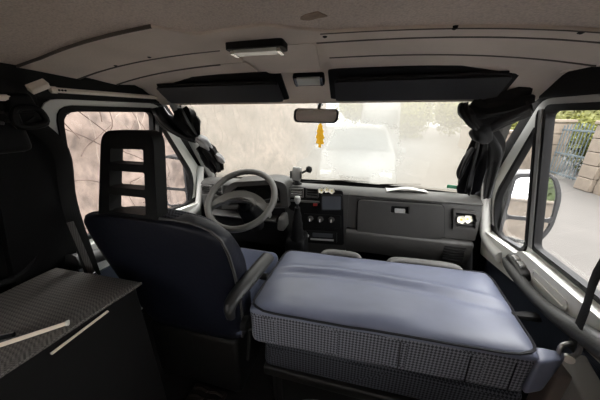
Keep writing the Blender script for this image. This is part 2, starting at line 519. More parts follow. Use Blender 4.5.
# ---- doors
def make_door(s, n):
    fn = fnside(s)
    main = rp([(.672, .735), (1.085, .735), (1.085, 1.266), (.678, 1.264)], [.03, .02, .03, .05])
    quart = rp([(1.145, .68), (1.40, .64), (1.42, .83), (1.145, 1.20)], [.05, .08, .10, .02])
    inner = [(lerp(p.x, 1.06, -.012), lerp(p.y, .7, -.010)) for p in DOORR]
    D = obj('door_%d' % n, plate(inner, [[tuple(p) for p in main], [tuple(p) for p in quart]], fn, -.004, .012), 'body_white', bev=.003)
    tag(D, ('driver' if s < 0 else 'passenger') + ' door with white painted frame and grey card', kind='structure')
    def grow(loop, d):
        c = sum((Vector(p) for p in loop), Vector((0, 0))) / len(loop)
        return [Vector(p) + (Vector(p) - c).normalized() * d for p in loop]
    obj('window_seal', plate(grow(main, .022), [grow(main, -.003)], fn, -.012, .016), 'rubber', D, bev=.004)
    obj('quarter_seal', plate(grow(quart, .016), [grow(quart, -.003)], fn, -.012, .016), 'rubber', D, bev=.004)
    obj('window_pane', plate(main, [], fn, .004, .008), 'window_glass', D)
    obj('quarter_pane', plate(quart, [], fn, .004, .008), 'window_glass', D)
    # divider post between quarter light and main window
    obj('divider_post', plate([(1.092, .72), (1.118, .72), (1.122, 1.27), (1.098, 1.27)], [], fn, -.016, .01), 'grey_trim', D, bev=.003)
    obj('glass_run', plate([(1.112, .72), (1.130, .72), (1.130, 1.25), (1.118, 1.27)], [], fn, -.018, .0), 'rubber', D, bev=.003)
    # pale upper card
    obj('upper_card', plate(rp([(.62, .60), (.90, .585), (1.15, .52), (1.49, .46), (1.47, .63), (1.40, .635), (1.145, .665), (1.10, .705), (.63, .705)], .02), [], fn, -.045, .0), 'door_card', D, bev=.012, seg=3)
    # rounded front corner of the card around the quarter light
    obj('corner_card', tube(smooth_path([fn(1.485, .90, -.02), fn(1.47, .74, -.03), fn(1.45, .62, -.035), fn(1.36, .585, -.04), fn(1.25, .58, -.04)], 6), [.022 + .012 * i / 24 for i in range(25)], 10), 'card_grey', D)
    obj('lower_card', plate(rp([(.62, .09), (1.48, .09), (1.49, .47), (.62, .53)], .03), [], fn, -.02, .0), 'ribbed_navy', D, bev=.006)
    # dark padded armrest that runs into the grab handle
    def ap_(x, y, X):
        q = at(x, y, X=X); return Vector((s * abs(q.x), q.y, q.z))
    a = smooth_path([ap_(505, 259, .905), ap_(516, 275, .895), ap_(536, 298, .89), ap_(562, 320, .89), ap_(590, 338, .90), ap_(640, 372, .90)], 5)
    obj('armrest', tube(a, [.010, .014, .017, .019] + [.020] * 8 + [.021 + .0012 * i for i in range(14)], 10, flat=(1, 1.2)), 'arm_dark', D, smooth=80)
    pc_ = ap_(520, 265, .925)
    ex, ey, ez = Vector((s * .030, 0, .006)), Vector((0, .075, .012)), Vector((-s * .006, 0, .022))
    sw = obj('switch_panel', hexa([pc_ - ex - ey - ez, pc_ + ex - ey - ez, pc_ + ex + ey - ez, pc_ - ex + ey - ez, pc_ - ex - ey * .9 + ez * .6, pc_ + ex - ey * .9 + ez, pc_ + ex + ey * .8 + ez, pc_ - ex * .8 + ey * .8 + ez * .6], .012), 'dash', D, smooth=80)
    for k in range(2):
        c_ = pc_ + ey * (-.30 + .52 * k) + ez * .92
        obj('switch', hexa([c_ + ex * a_ + ey * b_ * .20 + ez * h_ for h_, (a_, b_) in [(h, ab) for h in (-.2, .30) for ab in ((-.55, -1), (.55, -1), (.55, 1), (-.55, 1))]], .002, 2, 1), 'grey_trim', sw)
    # pressed recess in the pale card
    obj('card_recess', plate(rp([(.83, .625), (1.02, .63), (1.02, .675), (.83, .67)], .02), [rp([(.845, .636), (1.008, .640), (1.008, .666), (.845, .660)], .012)], fn, -.050, -.04), 'door_card', D, bev=.003)
    obj('door_handle', hexa([fn(.73, .60, -.06), fn(.73, .60, -.045), fn(.80, .60, -.045), fn(.80, .60, -.06), fn(.73, .64, -.06), fn(.73, .64, -.045), fn(.80, .64, -.045), fn(.80, .64, -.06)], .006), 'dash_black', D)
    # curtain rail on the cantrail
    return D
make_door(-1, 1)
make_door(1, 2)

# unseen side windows added behind the cab to brighten the ceiling
o = obj('added_window_2', plate(ADDED_REARWIN, [], fnside(1), .004, .008), 'window_glass'); tag(o, 'unseen side window added behind the passenger bench to light the ceiling', kind='structure')

o = obj('added_window_3', plate(ADDED_REARWIN, [], fnside(-1), .004, .008), 'window_glass'); tag(o, 'unseen side window added behind the driver side cabinet to light the ceiling', kind='structure')  # second added opening, lights the ceiling from the driver side

# ---- A pillars and windscreen
WT, WB = (.735, 1.145, 1.315), (.91, 1.685, .762)
def wind(u, v):
    x = lerp(-1, 1, u)
    hx, y, z = (lerp(a, b, v) for a, b in zip(WT, WB))
    bow = .05 * (1 - x * x)
    return Vector((x * hx, y + bow, z + bow * .35))
WS = obj('window_1', grid(wind, 24, 14, Vector((0, .004, .004))), 'windscreen_glass')
tag(WS, 'misted curved windscreen above the dashboard', kind='structure')
obj('green_sticker', grid(lambda u, v: wind(lerp(.925, .965, u), lerp(.86, .91, v)) + Vector((0, -.004, -.003)), 4, 3, Vector((0, .001, .001))), 'sticker_green', WS)
obj('header_rail', tube([wind(i / 16, 0) + Vector((0, -.005, -.002)) for i in range(17)], .014, 8), 'headliner', WS)
obj('black_border', grid(lambda u, v: wind(u, lerp(.972, 1.0, v)) + Vector((0, -.002, -.002)), 24, 2, Vector((0, .001, .001))), 'dash_black', WS)
for s, n in ((-1, 1), (1, 2)):
    a = [Vector((s * .75, 1.13, 1.335)), Vector((s * .81, 1.29, 1.17)), Vector((s * .87, 1.46, .99)), Vector((s * .925, 1.63, .80))]
    o = obj('trim_%d' % n, tube(smooth_path(a, 5), [.030 + .012 * i / 15 for i in range(16)], 10, flat=(1, .8)), 'grey_trim')
    tag(o, 'grey windscreen pillar trim beside the ' + ('driver' if s < 0 else 'passenger') + ' door', kind='structure')
    b = [p + Vector((-s * .02, .015, .012)) for p in a]
    obj('pillar_rubber', tube(smooth_path(b, 5), .020, 8), 'rubber', o)
    q = [Vector((s * .95, 1.56, .85)), Vector((s * .965, 1.50, .70)), Vector((s * .98, 1.49, .5)), Vector((s * .98, 1.5, .2))]
    obj('door_seal', tube(smooth_path(q, 5), .022, 8), 'rubber', o)

# ---- outside body of the van: cowl and bonnet
o = obj('van_bonnet', grid(lambda u, v: Vector((lerp(-.85, .85, u) * (1 - .12 * v), lerp(1.80, 2.45, v), .70 - .22 * v - .10 * (2 * u - 1) ** 4 - .25 * v ** 4)), 12, 8, Vector((0, 0, -.02))), 'car_white')
tag(o, 'white bonnet of the van below its windscreen', 'bonnet')
for k, (x0, x1) in enumerate(((-.05, .36), (.40, .74))):
    pa, pb = at(300 if k == 0 else 380, 186 if k == 0 else 189, Y=1.60), at(370 if k == 0 else 424, 184 if k == 0 else 188, Y=1.63)
    pa += Vector((0, .10, .0)); pb += Vector((0, .09, .0))
    t = thing('windscreen_wiper', (pa + pb) / 2, 'black wiper blade resting low on the windscreen, ' + ('nearer the phone mount' if k == 0 else 'above the glovebox'), 'wiper', 'windscreen wipers')
    obj('blade', tube([pa, (pa + pb) / 2 + Vector((0, 0, .006)), pb], .006, 6), 'rubber', t)
    obj('arm', tube([(pa + pb) / 2 + Vector((0, .01, .006)), pb + Vector((.05, .03, -.03))], .005, 6), 'dark_metal', t)

# ================================================================== THINGS IN THE CAB
# ---- curtain rails over the doors
def rail(px0, px1, s, z_in, label):
    a, b = on_side(*px0, s), on_side(*px1, s)
    a.x -= s * .025; b.x -= s * .025
    a, b = CAM + (a - CAM), CAM + (b - CAM)
    t = thing('curtain_rail', (a + b) / 2, label, 'rail', 'curtain rails over the doors')
    d = (b - a).normalized()
    obj('channel', tube([a, b], .0085, 4, flat=(1.0, .7), upv=(0, 0, 1)), 'white_plastic', t)
    for k, q in enumerate((a, b)):
        obj('end_cap', tube([q - d * .006, q + d * .012], .011, 6, flat=(1, .8), upv=(0, 0, 1)), 'white_plastic', t)
    for k in range(3):
        q = a + (b - a) * (.03 + .02 * k)
        obj('screw', lathe([(.003, 0), (.003, .0035)], q + Vector((-s * .007, 0, 0)), (-s, 0, 0), 8), 'dark_trim', t)
    return a, b
ra, rb = rail((47, 90), (158, 98), -1, 0, 'thin white curtain rail above the driver door window')
rail((523, 80), (640, 55), 1, 0, 'thin white curtain rail above the passenger door window')
a, b = at(29, 90, X=-.78), at(47, 83, X=-.77)
o = obj('rail_bracket', tube([a, b], .016, 4, flat=(1, .8), upv=(0, 0, 1)), 'white_plastic', bev=.003)
tag(o, 'chunky white plastic bracket at the rear end of the driver side curtain rail', 'bracket')
a, b = at(-20, 97, X=-.80), at(15, 98, X=-.80)
o = obj('short_rail', tube([a, b], .009, 6, flat=(1, .8), upv=(0, 0, 1)), 'white_plastic')
tag(o, 'short white rail end at the left edge behind the driver door', 'rail')

# ---- sun visors
def visor(x0, x1, label):
    def f(x, q, w_):                      # q 0 at the top hinge, 1 at the front edge
        return Vector((x, lerp(1.005, 1.118, q) - w_ * .65, lerp(1.402, 1.318, q) - w_ * .75))
    t = thing('sun_visor', f((x0 + x1) / 2, .5, 0), label, 'sun visor', 'sun visors under the roof')
    obj('recess', plate(rp([(x0 - .012, -.10), (x1 + .012, -.10), (x1 + .012, 1.0), (x0 - .012, 1.0)], .05), [], f, -.002, .006), 'black_trim', t, bev=.002)
    obj('pad', plate(rp([(x0 + .012, .22), (x1 - .012, .22), (x1 - .012, .97), (x0 + .012, .97)], .04), [], f, .006, .022), 'visor_vinyl', t, bev=.007, seg=3)
    obj('hinge_rod', tube([f(x0 + .03, .14, .014), f(x1 - .03, .14, .014)], .006, 8), 'dash_black', t)
visor(-.74, -.125, 'long black vinyl sun visor above the steering wheel')
visor(.085, .69, 'long black vinyl sun visor above the passenger glovebox')

# ---- roof lamps
def roof_lamp(c, wx, wy, slope, label, name):
    R = Matrix.Rotation(slope, 3, 'X')
    t = thing(name, c, label, 'lamp', 'roof lamps')
    g = lambda dx, dy, dz: Vector(c) + R @ Vector((dx, dy, dz))
    fp = lambda x, y, w_: g(x, y, w_)
    obj('housing', plate(rp([(-wx, -wy), (wx, -wy), (wx, wy), (-wx, wy)], .012), [], fp, -.010, .008), 'dash_black', t, bev=.004)
    hx = wx * .80
    obj('lens', plate(rp([(-hx, -wy * .62), (hx, -wy * .62), (hx, wy * .62), (-hx, wy * .62)], .008), [], fp, -.018, -.008), 'lamp_lens', t, bev=.004)
    for sgn in (-1, 1):
        obj('end_clip', plate(rp([(sgn * hx * 1.02 - .004, -wy * .7), (sgn * hx * 1.02 + .006, -wy * .7), (sgn * hx * 1.02 + .006, wy * .7), (sgn * hx * 1.02 - .004, wy * .7)], .002), [], fp, -.020, -.008), 'chrome', t)
p = at(256, 34, Y=.70); roof_lamp((p.x, .70, zc(p.x, .70) - .022), .082, .028, -.05, 'larger roof lamp with clear lens set in the headliner', 'roof_lamp')
p = at(309, 79, Y=1.03); roof_lamp((p.x, 1.03, zc(p.x, 1.03) - .006), .062, .028, -.66, 'small roof lamp between the two sun visors', 'roof_lamp')

# ---- rear view mirror and air freshener
mc = at(316, 115.5, Y=1.13)
t = thing('rear_view_mirror', mc, 'black rear view mirror at the top of the windscreen', 'mirror')
mr = Matrix.Rotation(math.radians(12), 3, 'Z') @ Matrix.Rotation(math.radians(-7), 3, 'X')
fm = lambda x, z, w_: mc + mr @ Vector((x, w_, z))
sh = rp([(-.103, -.028), (.098, -.033), (.103, .027), (-.098, .031)], .022)
obj('housing', plate(sh, [], fm, -.008, .022), 'dash_black', t, bev=.007, seg=3)
obj('glass', plate([p * .90 for p in sh], [], fm, -.0095, -.0075), 'mirror', t)
obj('stem', tube([fm(.01, .02, .02), mc + Vector((.012, .045, .06)), wind(.51, .045)], .008, 8), 'dash_black', t)
obj('mount', box(wind(.508, .035) + Vector((0, -.008, -.006)), (.03, .012, .035), .004, 2, (-.75, 0, 0)), 'chrome', t)

fc = at(320, 136, Y=1.165)
t = thing('air_freshener', fc - Vector((0, 0, .05)), 'yellow tree shaped card air freshener hanging below the mirror', 'air freshener')
half = [(0, .062), (.014, .042), (.010, .039), (.020, .018), (.014, .015), (.024, -.010), (.016, -.013), (.022, -.036), (.007, -.038), (.007, -.054)]
poly = half + [(-x, z) for x, z in half[::-1] if x > 0]
obj('card', plate(poly, [], lambda x, z, w_: fc + Vector((x, w_ - x * .6, z)), 0, .0025), 'yellow_card', t)
obj('string', tube([fc + Vector((0, 0, .058)), fc + Vector((.0, -.01, .085)), mc + Vector((.005, .02, -.02))], .0012, 5), 'paper', t)

# ---- dashboard
DC = Vector((0, 1.55, .0))
DASH = thing('dashboard', DC, 'dark grey moulded dashboard across the whole cab', 'dashboard')
def extr(prof, x0, x1, sx0=0, n=8):
    bm = bmesh.new(); rings = []
    for i in range(n + 1):
        x = lerp(x0, x1, i / n)
        rings.append([bm.verts.new((x, y, z)) for y, z in prof])
    for A, B in zip(rings, rings[1:]):
        for j in range(len(prof)): bm.faces.new((A[j], A[(j + 1) % len(prof)], B[(j + 1) % len(prof)], B[j]))
    bm.faces.new(rings[0][::-1]); bm.faces.new(rings[-1])
    return bm
top = [(1.715, .755), (1.64, .785), (1.56, .802), (1.50, .806), (1.468, .797), (1.458, .780), (1.470, .76), (1.70, .70)]
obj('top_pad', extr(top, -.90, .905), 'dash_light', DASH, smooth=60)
up_ = [(1.70, .765), (1.466, .775), (1.452, .66), (1.448, .562), (1.47, .55), (1.70, .55)]
obj('passenger_fascia', extr(up_, .165, .90), 'dash', DASH, smooth=50)
low = [(1.70, .555), (1.452, .553), (1.432, .545), (1.425, .53), (1.440, .44), (1.475, .375), (1.70, .37)]
obj('lower_shelf', extr(low, .165, .89), 'dash', DASH, smooth=60)
fF = fnface(1.45)
def pxz(x, y, Y=1.45):
    p = at(x, y, Y=Y); return (p.x, p.z)
gb = rp([pxz(358, 199), pxz(443.5, 204.5), pxz(443, 238), pxz(357, 233.5)], .03)
_g = sum(gb, Vector((0, 0))) / len(gb)
obj('glovebox_gap', plate([p + (p - _g).normalized() * .006 for p in gb], [], fF, -.005, .01), 'dash_black', DASH)
G = obj('glovebox_door', plate(gb, [rp([pxz(391, 205), pxz(408.5, 206), pxz(408, 213), pxz(390.5, 212)], .006)], fF, -.018, .02), 'dash', DASH, bev=.006, seg=3)
obj('latch_pocket', plate(rp([pxz(391, 205), pxz(408.5, 206), pxz(408, 213), pxz(390.5, 212)], .006), [], fF, .0, .01), 'dash_black', G)
obj('latch', plate(rp([pxz(394.5, 208), pxz(405, 208.6), pxz(405, 212.6), pxz(394.5, 212)], .004), [], fF, -.012, .004), 'grey_trim', G, bev=.002)
# passenger end vent
VO = rp([pxz(452.5, 208.5), pxz(477, 211), pxz(477, 230), pxz(452, 228.5)], .012)
VH = rp([pxz(455, 211.5), pxz(474.5, 213.5), pxz(474.5, 227.5), pxz(455, 226)], .006)
V = obj('side_vent', plate(VO, [VH], fF, -.016, .02), 'dash', DASH, bev=.003)
obj('vent_duct', plate(VH, [], fF, .008, .014), 'dash_black', V)
for k in range(4):
    z = lerp(.65, .715, k / 3)
    obj('louvre', box((lerp(VH[0].x, VH[-1].x, .5) * .5 + .5 * pxz(474.5, 220)[0], 1.452, z), (.125, .014, .004), .001, 1, (.4, 0, 0)), 'dash_black', V)
# slatted grille low on the passenger side
for k in range(6):
    z0 = .425 + k * .018
    obj('grille_slat', box((.80, 1.432 - .01 * (k < 2) * 0 + .0007 * (5 - k), z0), (.115, .016, .008), .002, 1), 'dash_black', DASH)
# driver side body
drv = [(1.70, .745), (1.50, .785), (1.46, .76), (1.45, .62), (1.47, .52), (1.52, .40), (1.70, .38)]
obj('driver_fascia', extr(drv, -.895, -.235), 'dash', DASH, smooth=50)
obj('knee_shelf', extr([(1.46, .60), (1.40, .59), (1.385, .575), (1.40, .56), (1.47, .55)], -.80, -.30), 'dash', DASH, smooth=60)
# instrument binnacle
HO = rp([pxz(223, 208, 1.40), pxz(225, 192, 1.40), pxz(232, 181.5, 1.40), pxz(274, 179, 1.40), pxz(287.5, 183, 1.40), pxz(289, 207, 1.40)], [.01, .03, .05, .05, .04, .01])
HI = rp([pxz(229, 205, 1.40), pxz(231, 193, 1.40), pxz(237, 186, 1.40), pxz(272, 184, 1.40), pxz(281, 187.5, 1.40), pxz(281.5, 204, 1.40)], [.01, .03, .03, .03, .03, .01])
B = obj('binnacle', plate(HO, [HI], fnface(1.38), 0, .16), 'dash', DASH, bev=.010, seg=3)
obj('gauge_face', plate(HI, [], fnface(1.428), 0, .01), 'dash_black', B)
for px, r in ((244, .048), (262, .055), (275, .03)):
    p = at(px, 196, Y=1.43)
    obj('gauge', lathe([(r, 0), (r, .006), (r * .9, .008), (r * .9, .004)], (p.x, 1.430, p.z), (0, -1, 0), 24), 'dark_trim', B)
obj('knee_panel', plate(rp([(-.80, .36), (-.25, .36), (-.25, .66), (-.80, .66)], .03), [], fnface(1.438), 0, .03), 'dash_black', DASH, bev=.006)
_c = at(282, 223, Y=1.37)
obj('column_side_cover', hexa([_c + Vector(v) for v in ((-.03, -.03, -.05), (.025, -.03, -.05), (.025, .09, -.05), (-.03, .09, -.05), (-.025, -.02, .045), (.02, -.02, .045), (.02, .09, .05), (-.025, .09, .05))], .02), 'dash_light', DASH, smooth=80)
# driver end vent
for k in range(2):
    x = -.845 + k * .09
    vv = rp([(x - .04, .70), (x + .04, .70), (x + .04, .775), (x - .04, .775)], .012)
    vh = rp([(x - .032, .708), (x + .032, .708), (x + .032, .767), (x - .032, .767)], .008)
    V = obj('end_vent', plate(vv, [vh], fnface(1.435), 0, .03), 'dash_light', DASH, bev=.003)
    obj('vent_duct', plate(vh, [], fnface(1.455), 0, .005), 'dash_black', V)
    for j in range(3):
        obj('louvre', box((x, 1.442, .722 + j * .016), (.062, .010, .003), 0, 1, (.4, 0, 0)), 'dash', V)
# centre console
con = [(1.70, .765), (1.468, .792), (1.45, .782), (1.44, .60), (1.45, .36), (1.52, .10), (1.70, .10)]
obj('centre_console', extr(con, -.235, .165), 'dash', DASH, smooth=50)
def cell(x0, y0, x1, y1, Y=1.44, r=.006): return rp([pxz(x0, y0, Y), pxz(x1, y0 + (x1 - x0) * .06, Y), pxz(x1, y1 + (x1 - x0) * .06, Y), pxz(x0, y1, Y)], r)
fC = fnface(1.44)
obj('console_panel', plate(rp([pxz(289, 186.5, 1.44), pxz(343, 190.5, 1.44), pxz(344, 245, 1.44), pxz(302, 242, 1.44), pxz(300, 213, 1.44), pxz(289, 209, 1.44)], .02), [], fC, -.004, .02), 'dash_black', DASH, bev=.003)
for x0, x1 in ((290, 304), (306, 319)):
    vo, vi = cell(x0, 187.3, x1, 196.5), cell(x0 + 1.2, 188.6, x1 - 1.2, 195.2)
    V = obj('centre_vent', plate(vo, [vi], fC, -.018, .0), 'dash_light' if x0 == 290 else 'dash', DASH, bev=.003)
    c = sum(vi, Vector((0, 0))) / len(vi)
    for j in range(4):
        obj('louvre', box((c.x, 1.430, c.y - .024 + j * .016), (.07, .012, .004), 0, 1, (.5, 0, 0)), 'grey_trim' if x0 == 290 else 'dash', V)
obj('tray_lip', plate(cell(291, 199.0, 320, 200.6), [], fC, -.02, .0), 'dash_light', DASH, bev=.002)
obj('hazard_button', plate(cell(313.5, 201.8, 317.5, 205.2, r=.003), [], fC, -.012, .0), 'red_plastic', DASH, bev=.002)
obj('heater_panel', plate(cell(304, 213, 341, 226, r=.01), [], fC, -.010, .0), 'dash_black', DASH, bev=.003)
for px, py in ((310.5, 218.5), (320.5, 219), (331.5, 219.5)):
    p = at(px, py, Y=1.43)
    K = obj('heater_knob', lathe([(.019, 0), (.018, .012), (.013, .013), (.012, .022), (.010, .024)], (p.x, 1.43, p.z), (0, -1, 0), 18), 'dash', DASH)
    obj('knob_pointer', box((p.x, 1.404, p.z), (.005, .006, .020), .001, 1), 'paper', K)
Rd = obj('radio', plate(cell(305, 229.5, 337, 241, r=.008), [], fC, -.016, .0), 'dash_black', DASH, bev=.003)
obj('radio_display', plate(cell(313, 231.5, 333, 235.5, r=.003), [], fC, -.0185, -.015), 'screen', Rd)
obj('radio_slot', plate(cell(311, 237, 334, 238.6, r=.002), [], fC, -.0185, -.015), 'grey_trim', Rd)
for px in (307.5,):
    p = at(px, 235.5, Y=1.425); obj('volume_knob', lathe([(.011, 0), (.010, .012)], (p.x, 1.424, p.z), (0, -1, 0), 14), 'grey_trim', Rd)

# ---- GPS screen
t = thing('navigation_screen', at(331.5, 211, Y=1.405), 'small dark navigation screen clipped in front of the centre vents', 'screen')
fG = lambda x, z, w_: Vector((x, 1.405 + w_ + (x - .06) * .1, z))
gz = rp([pxz(321, 195, 1.405), pxz(342, 195.6, 1.405), pxz(342, 211, 1.405), pxz(321.3, 210, 1.405)], .006)
c = sum(gz, Vector((0, 0))) / len(gz)
obj('case', plate(gz, [], fG, 0, .016), 'dash_black', t, bev=.003)
obj('display', plate([c + (p - c) * .88 for p in gz], [], fG, -.001, .002), 'screen', t)
obj('bracket', tube([Vector((c.x, 1.42, c.y)), Vector((c.x, 1.445, c.y - .01))], .008, 8), 'dash_black', t)

# ---- flowers on the vents
def flower(c, r, k, label, grp):
    t = thing('artificial_flower', c, label, 'flower', grp)
    ax = Vector((-.1, -1, .25)).normalized()
    q = Vector((0, 0, 1)).rotation_difference(ax).to_matrix()
    for i in range(5):
        a = 2 * PI * i / 5 + k
        def pt(u, v):
            w_ = math.sin(PI * min(1, u * .98 + .02)) ** .6 * .52
            rr = u * r; tt = (v - .5) * 2
            loc = Vector((math.cos(a) * rr - math.sin(a) * tt * w_ * r, math.sin(a) * rr + math.cos(a) * tt * w_ * r, .35 * r * u * u + .12 * r * tt * tt))
            return c + q @ loc
        obj('petal', grid(pt, 4, 4, q @ Vector((0, 0, r * .08))), 'petal', t)
    obj('flower_centre', lathe([(r * .28, 0), (r * .24, r * .18), (r * .1, r * .24)], c + q @ Vector((0, 0, .02 * r)), ax, 10), 'petal_yellow', t)
G1 = 'white flowers clipped to the centre vents'
for k, (px, py, lb) in enumerate(((321.5, 190.5, 'small white artificial flower on the centre vent, nearest the steering wheel'),
                                  (327, 189.8, 'small white artificial flower on the centre vent, middle one above the screen'),
                                  (332, 191, 'small white artificial flower on the centre vent, nearest the glovebox'))):
    flower(at(px, py, Y=1.40), .019, k * .5, lb, G1)
G2 = 'white flowers in the end vent'
for k, (px, py, lb) in enumerate(((461, 219.5, 'white artificial flower in the passenger end vent, left of the pair'),
                                  (467.5, 219, 'white artificial flower in the passenger end vent, right of the pair'))):
    flower(at(px, py, Y=1.425), .024, k * .9, lb, G2)

# ---- phone mount
p = at(297, 181, Y=1.53); base = Vector((p.x, 1.53, .8045))
t = thing('phone_mount', base, 'grey clamp phone holder on a suction arm standing on the dashboard', 'phone holder')
hc = at(296.5, 173.5, Y=1.51)
obj('cradle', hexa([hc + Vector(v) for v in ((-.032, -.012, -.045), (.028, -.012, -.05), (.028, .012, -.05), (-.032, .012, -.045), (-.025, -.01, .045), (.034, -.01, .042), (.034, .012, .042), (-.025, .012, .045))], .008, 3, 2), 'grey_trim', t)
for sgn in (-1, 1):
    obj('clamp_jaw', box(hc + Vector((sgn * .034, -.014, -.005)), (.010, .026, .05), .003, 2), 'dash', t)
obj('foot', lathe([(.034, 0), (.032, .010), (.016, .022), (.012, .03)], base, n=18), 'dash_black', t)
bc = at(309, 169.5, Y=1.515)
obj('arm', tube([hc + Vector((.02, .01, .0)), (hc + bc) / 2 + Vector((0, .01, -.008)), bc], .007, 8), 'dash_black', t)
obj('ball_joint', lathe([(.006, -.016), (.018, -.012), (.024, 0), (.018, .012), (.006, .016)], bc, (.8, -.4, .3), 14), 'dash_black', t)

# ---- paper on the dash
pc = at(408, 191, Z=.822)
o = obj('crumpled_paper', grid(lambda u, v: Vector((pc.x + (u - .5) * .24, 1.555 + (v - .5) * .11 + .03 * (u - .5), .811 - max(0, (v - .5)) * .02 + .020 * math.sin(PI * u) ** 2 * (1 - .6 * v) + .003 * math.sin(9 * u + 3 * v))), 16, 6, Vector((0, 0, .001))), 'paper')
tag(o, 'curled white sheet of paper lying on the dashboard above the glovebox', 'paper')

# ---- steering wheel
wc = Vector((-.398, 1.12, .821)); wa = math.radians(52)
wn_ = Vector((0, -math.cos(wa), math.sin(wa))); wu = Vector((1, 0, 0)); wv = wn_.cross(wu)
W3 = lambda u, v, h: wc + wu * u + wv * v + wn_ * h
t = thing('steering_wheel', wc, 'grey two spoke steering wheel in front of the driver seat', 'steering wheel')
obj('rim', tube([W3(.188 * math.cos(a), .188 * math.sin(a), 0) for a in [2 * PI * i / 56 for i in range(56)]], .0175, 10, closed=True), 'wheel_grey', t)
hub = smooth_path([(-.195, -.062), (-.15, -.005), (-.08, .036), (0, .050), (.08, .036), (.15, -.005), (.195, -.062)], 4)
hub2 = smooth_path([(.188, -.090), (.13, -.046), (.065, -.022), (0, -.014), (-.065, -.022), (-.13, -.046), (-.188, -.090)], 4)
hubp = [(p.x * .96, p.y * .96) for p in hub + hub2]
H = obj('hub_pad', plate(hubp, [], lambda u, v, h: W3(u, v, h - .03 + .022 * (1 - (u / .2) ** 2)), -.012, .014), 'wheel_grey', t, bev=.008, seg=3)
pad = [(x * .55, (y - .015) * .60 + .017) for x, y in hubp]
obj('horn_pad', plate(pad, [], lambda u, v, h: W3(u, v, h - .03 + .022 * (1 - (u / .2) ** 2)), .012, .018), 'wheel_grey', H, bev=.003)
obj('column', tube([W3(0, 0, -.03), W3(0, 0, -.12), W3(0, -.01, -.30)], [.03, .04, .05], 14), 'dash_black', t)
obj('lower_shroud', hexa([W3(-.06, -.05, -.24), W3(.06, -.05, -.24), W3(.06, .05, -.24), W3(-.06, .05, -.24), W3(-.05, -.035, -.07), W3(.05, -.035, -.07), W3(.05, .045, -.07), W3(-.05, .045, -.07)], .02), 'dash_black', t)
for sgn, lab in ((-1, 'indicator_stalk'), (1, 'wiper_stalk')):
    obj(lab, tube([W3(sgn * .05, .02, -.07), W3(sgn * .12, .035, -.06), W3(sgn * .19, .05, -.05)], [.008, .008, .011], 8), 'dash_black', t)

# ---- gear lever
g0, g1 = at(297, 238, Y=1.34), at(297.5, 199, Y=1.31)
t = thing('gear_lever', g0, 'gear lever with pale knob and black boot beside the console', 'gear lever')
gp = [g0.lerp(g1, k / 10) for k in range(11)]
obj('boot', tube(gp[:9], [.046, .040, .041, .034, .035, .027, .026, .018, .016], 14), 'rubber', t)
obj('stick', tube(gp[7:], .007, 8), 'dark_metal', t)
obj('knob', lathe([(.010, -.03), (.018, -.012), (.020, .004), (.015, .016), (.005, .020)], g1, g1 - g0, 14), 'grey_trim', t)
obj('pedestal', hexa([g0 + Vector(v) for v in ((-.09, -.05, -.40), (.07, -.05, -.40), (.07, .09, -.40), (-.09, .09, -.40), (-.07, -.05, .0), (.06, -.05, .0), (.06, .085, .03), (-.07, .085, .03))], .03), 'dash_black', t)

# ---- driver seat
SX = -.465
t = thing('driver_seat', (SX, .75, 0), 'navy driver seat seen from behind with slotted headrest', 'seat')
HW = [(.33, .25), (.45, .275), (.60, .295), (.74, .30), (.82, .298), (.88, .285), (.915, .25), (.93, .20), (.935, .15)]
def yrear(z): return .545 + (.93 - z) * .22
zs = [.33 + (.935 - .33) * (1 - (1 - k / 22) ** 1.6) for k in range(23)]
def back_bm():
    bm = bmesh.new(); rings = []
    n = 32
    for z in zs:
        hw = interp(HW, z); th = .075 - .03 * max(0, (z - .75) / .2)
        ring = []
        for j in range(n):
            a = 2 * PI * j / n
            ca, sa = math.cos(a), math.sin(a)
            ex = abs(ca) ** .38 * (1 if ca > 0 else -1); ey = abs(sa) ** .6 * (1 if sa > 0 else -1)
            ring.append(bm.verts.new((SX + ex * hw, yrear(z) + th + ey * th, z)))
        rings.append(ring)
    for A, B_ in zip(rings, rings[1:]):
        for j in range(n): bm.faces.new((A[j], A[(j + 1) % n], B_[(j + 1) % n], B_[j]))
    bm.faces.new(rings[0][::-1]); bm.faces.new(rings[-1])
    return bm
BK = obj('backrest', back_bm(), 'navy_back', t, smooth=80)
pp = [Vector((SX + s_ * (interp(HW, z) - .006), yrear(z) + .03, z)) for s_, seq in ((-1, zs), (1, zs[::-1])) for z in seq]
obj('piping', tube(smooth_path(pp, 2), .0055, 6), 'dash', BK)
# woven shoulder yoke
def yoke(u, v):
    a = lerp(PI * .93, PI * .07, u)
    x = SX + .235 * math.cos(a); z = .845 + .098 * math.sin(a) ** .55
    return Vector((x, lerp(yrear(z) + .020, yrear(z) + .13, v), z - .05 * (2 * v - 1) ** 4 * .5))
obj('shoulder_yoke', grid(yoke, 24, 8, Vector((0, 0, -.01))), 'seat_weave_dark', t, smooth=80)
def fhr(x, z, w_):
    k = (z - .92) / .29
    return Vector((SX - .048 + x * (1.06 - .16 * k), .560 + w_ + .075 * k, z))
ho = rp([(-.115, .915), (.115, .915), (.115, 1.203), (-.115, 1.203)], [.02, .02, .05, .05], 6)
slots = []
for z0, z1, w0 in ((.945, 1.000, .072), (1.024, 1.077, .072), (1.101, 1.147, .070)):
    slots.append(rp([(-w0, z0), (w0, z0), (w0, z1), (-w0, z1)], .006, 2))
obj('headrest', plate(ho, slots, fhr, .0, .046), 'dark_trim', t, bev=.012, seg=3)
cush = hexa([(SX - .26, .68, .33), (SX + .26, .68, .33), (SX + .26, 1.16, .36), (SX - .26, 1.16, .36), (SX - .27, .68, .47), (SX + .27, .68, .47), (SX + .27, 1.17, .50), (SX - .27, 1.17, .50)], .045, 4, 6)
obj('seat_cushion', cush, 'navy_cloth', t, smooth=80)
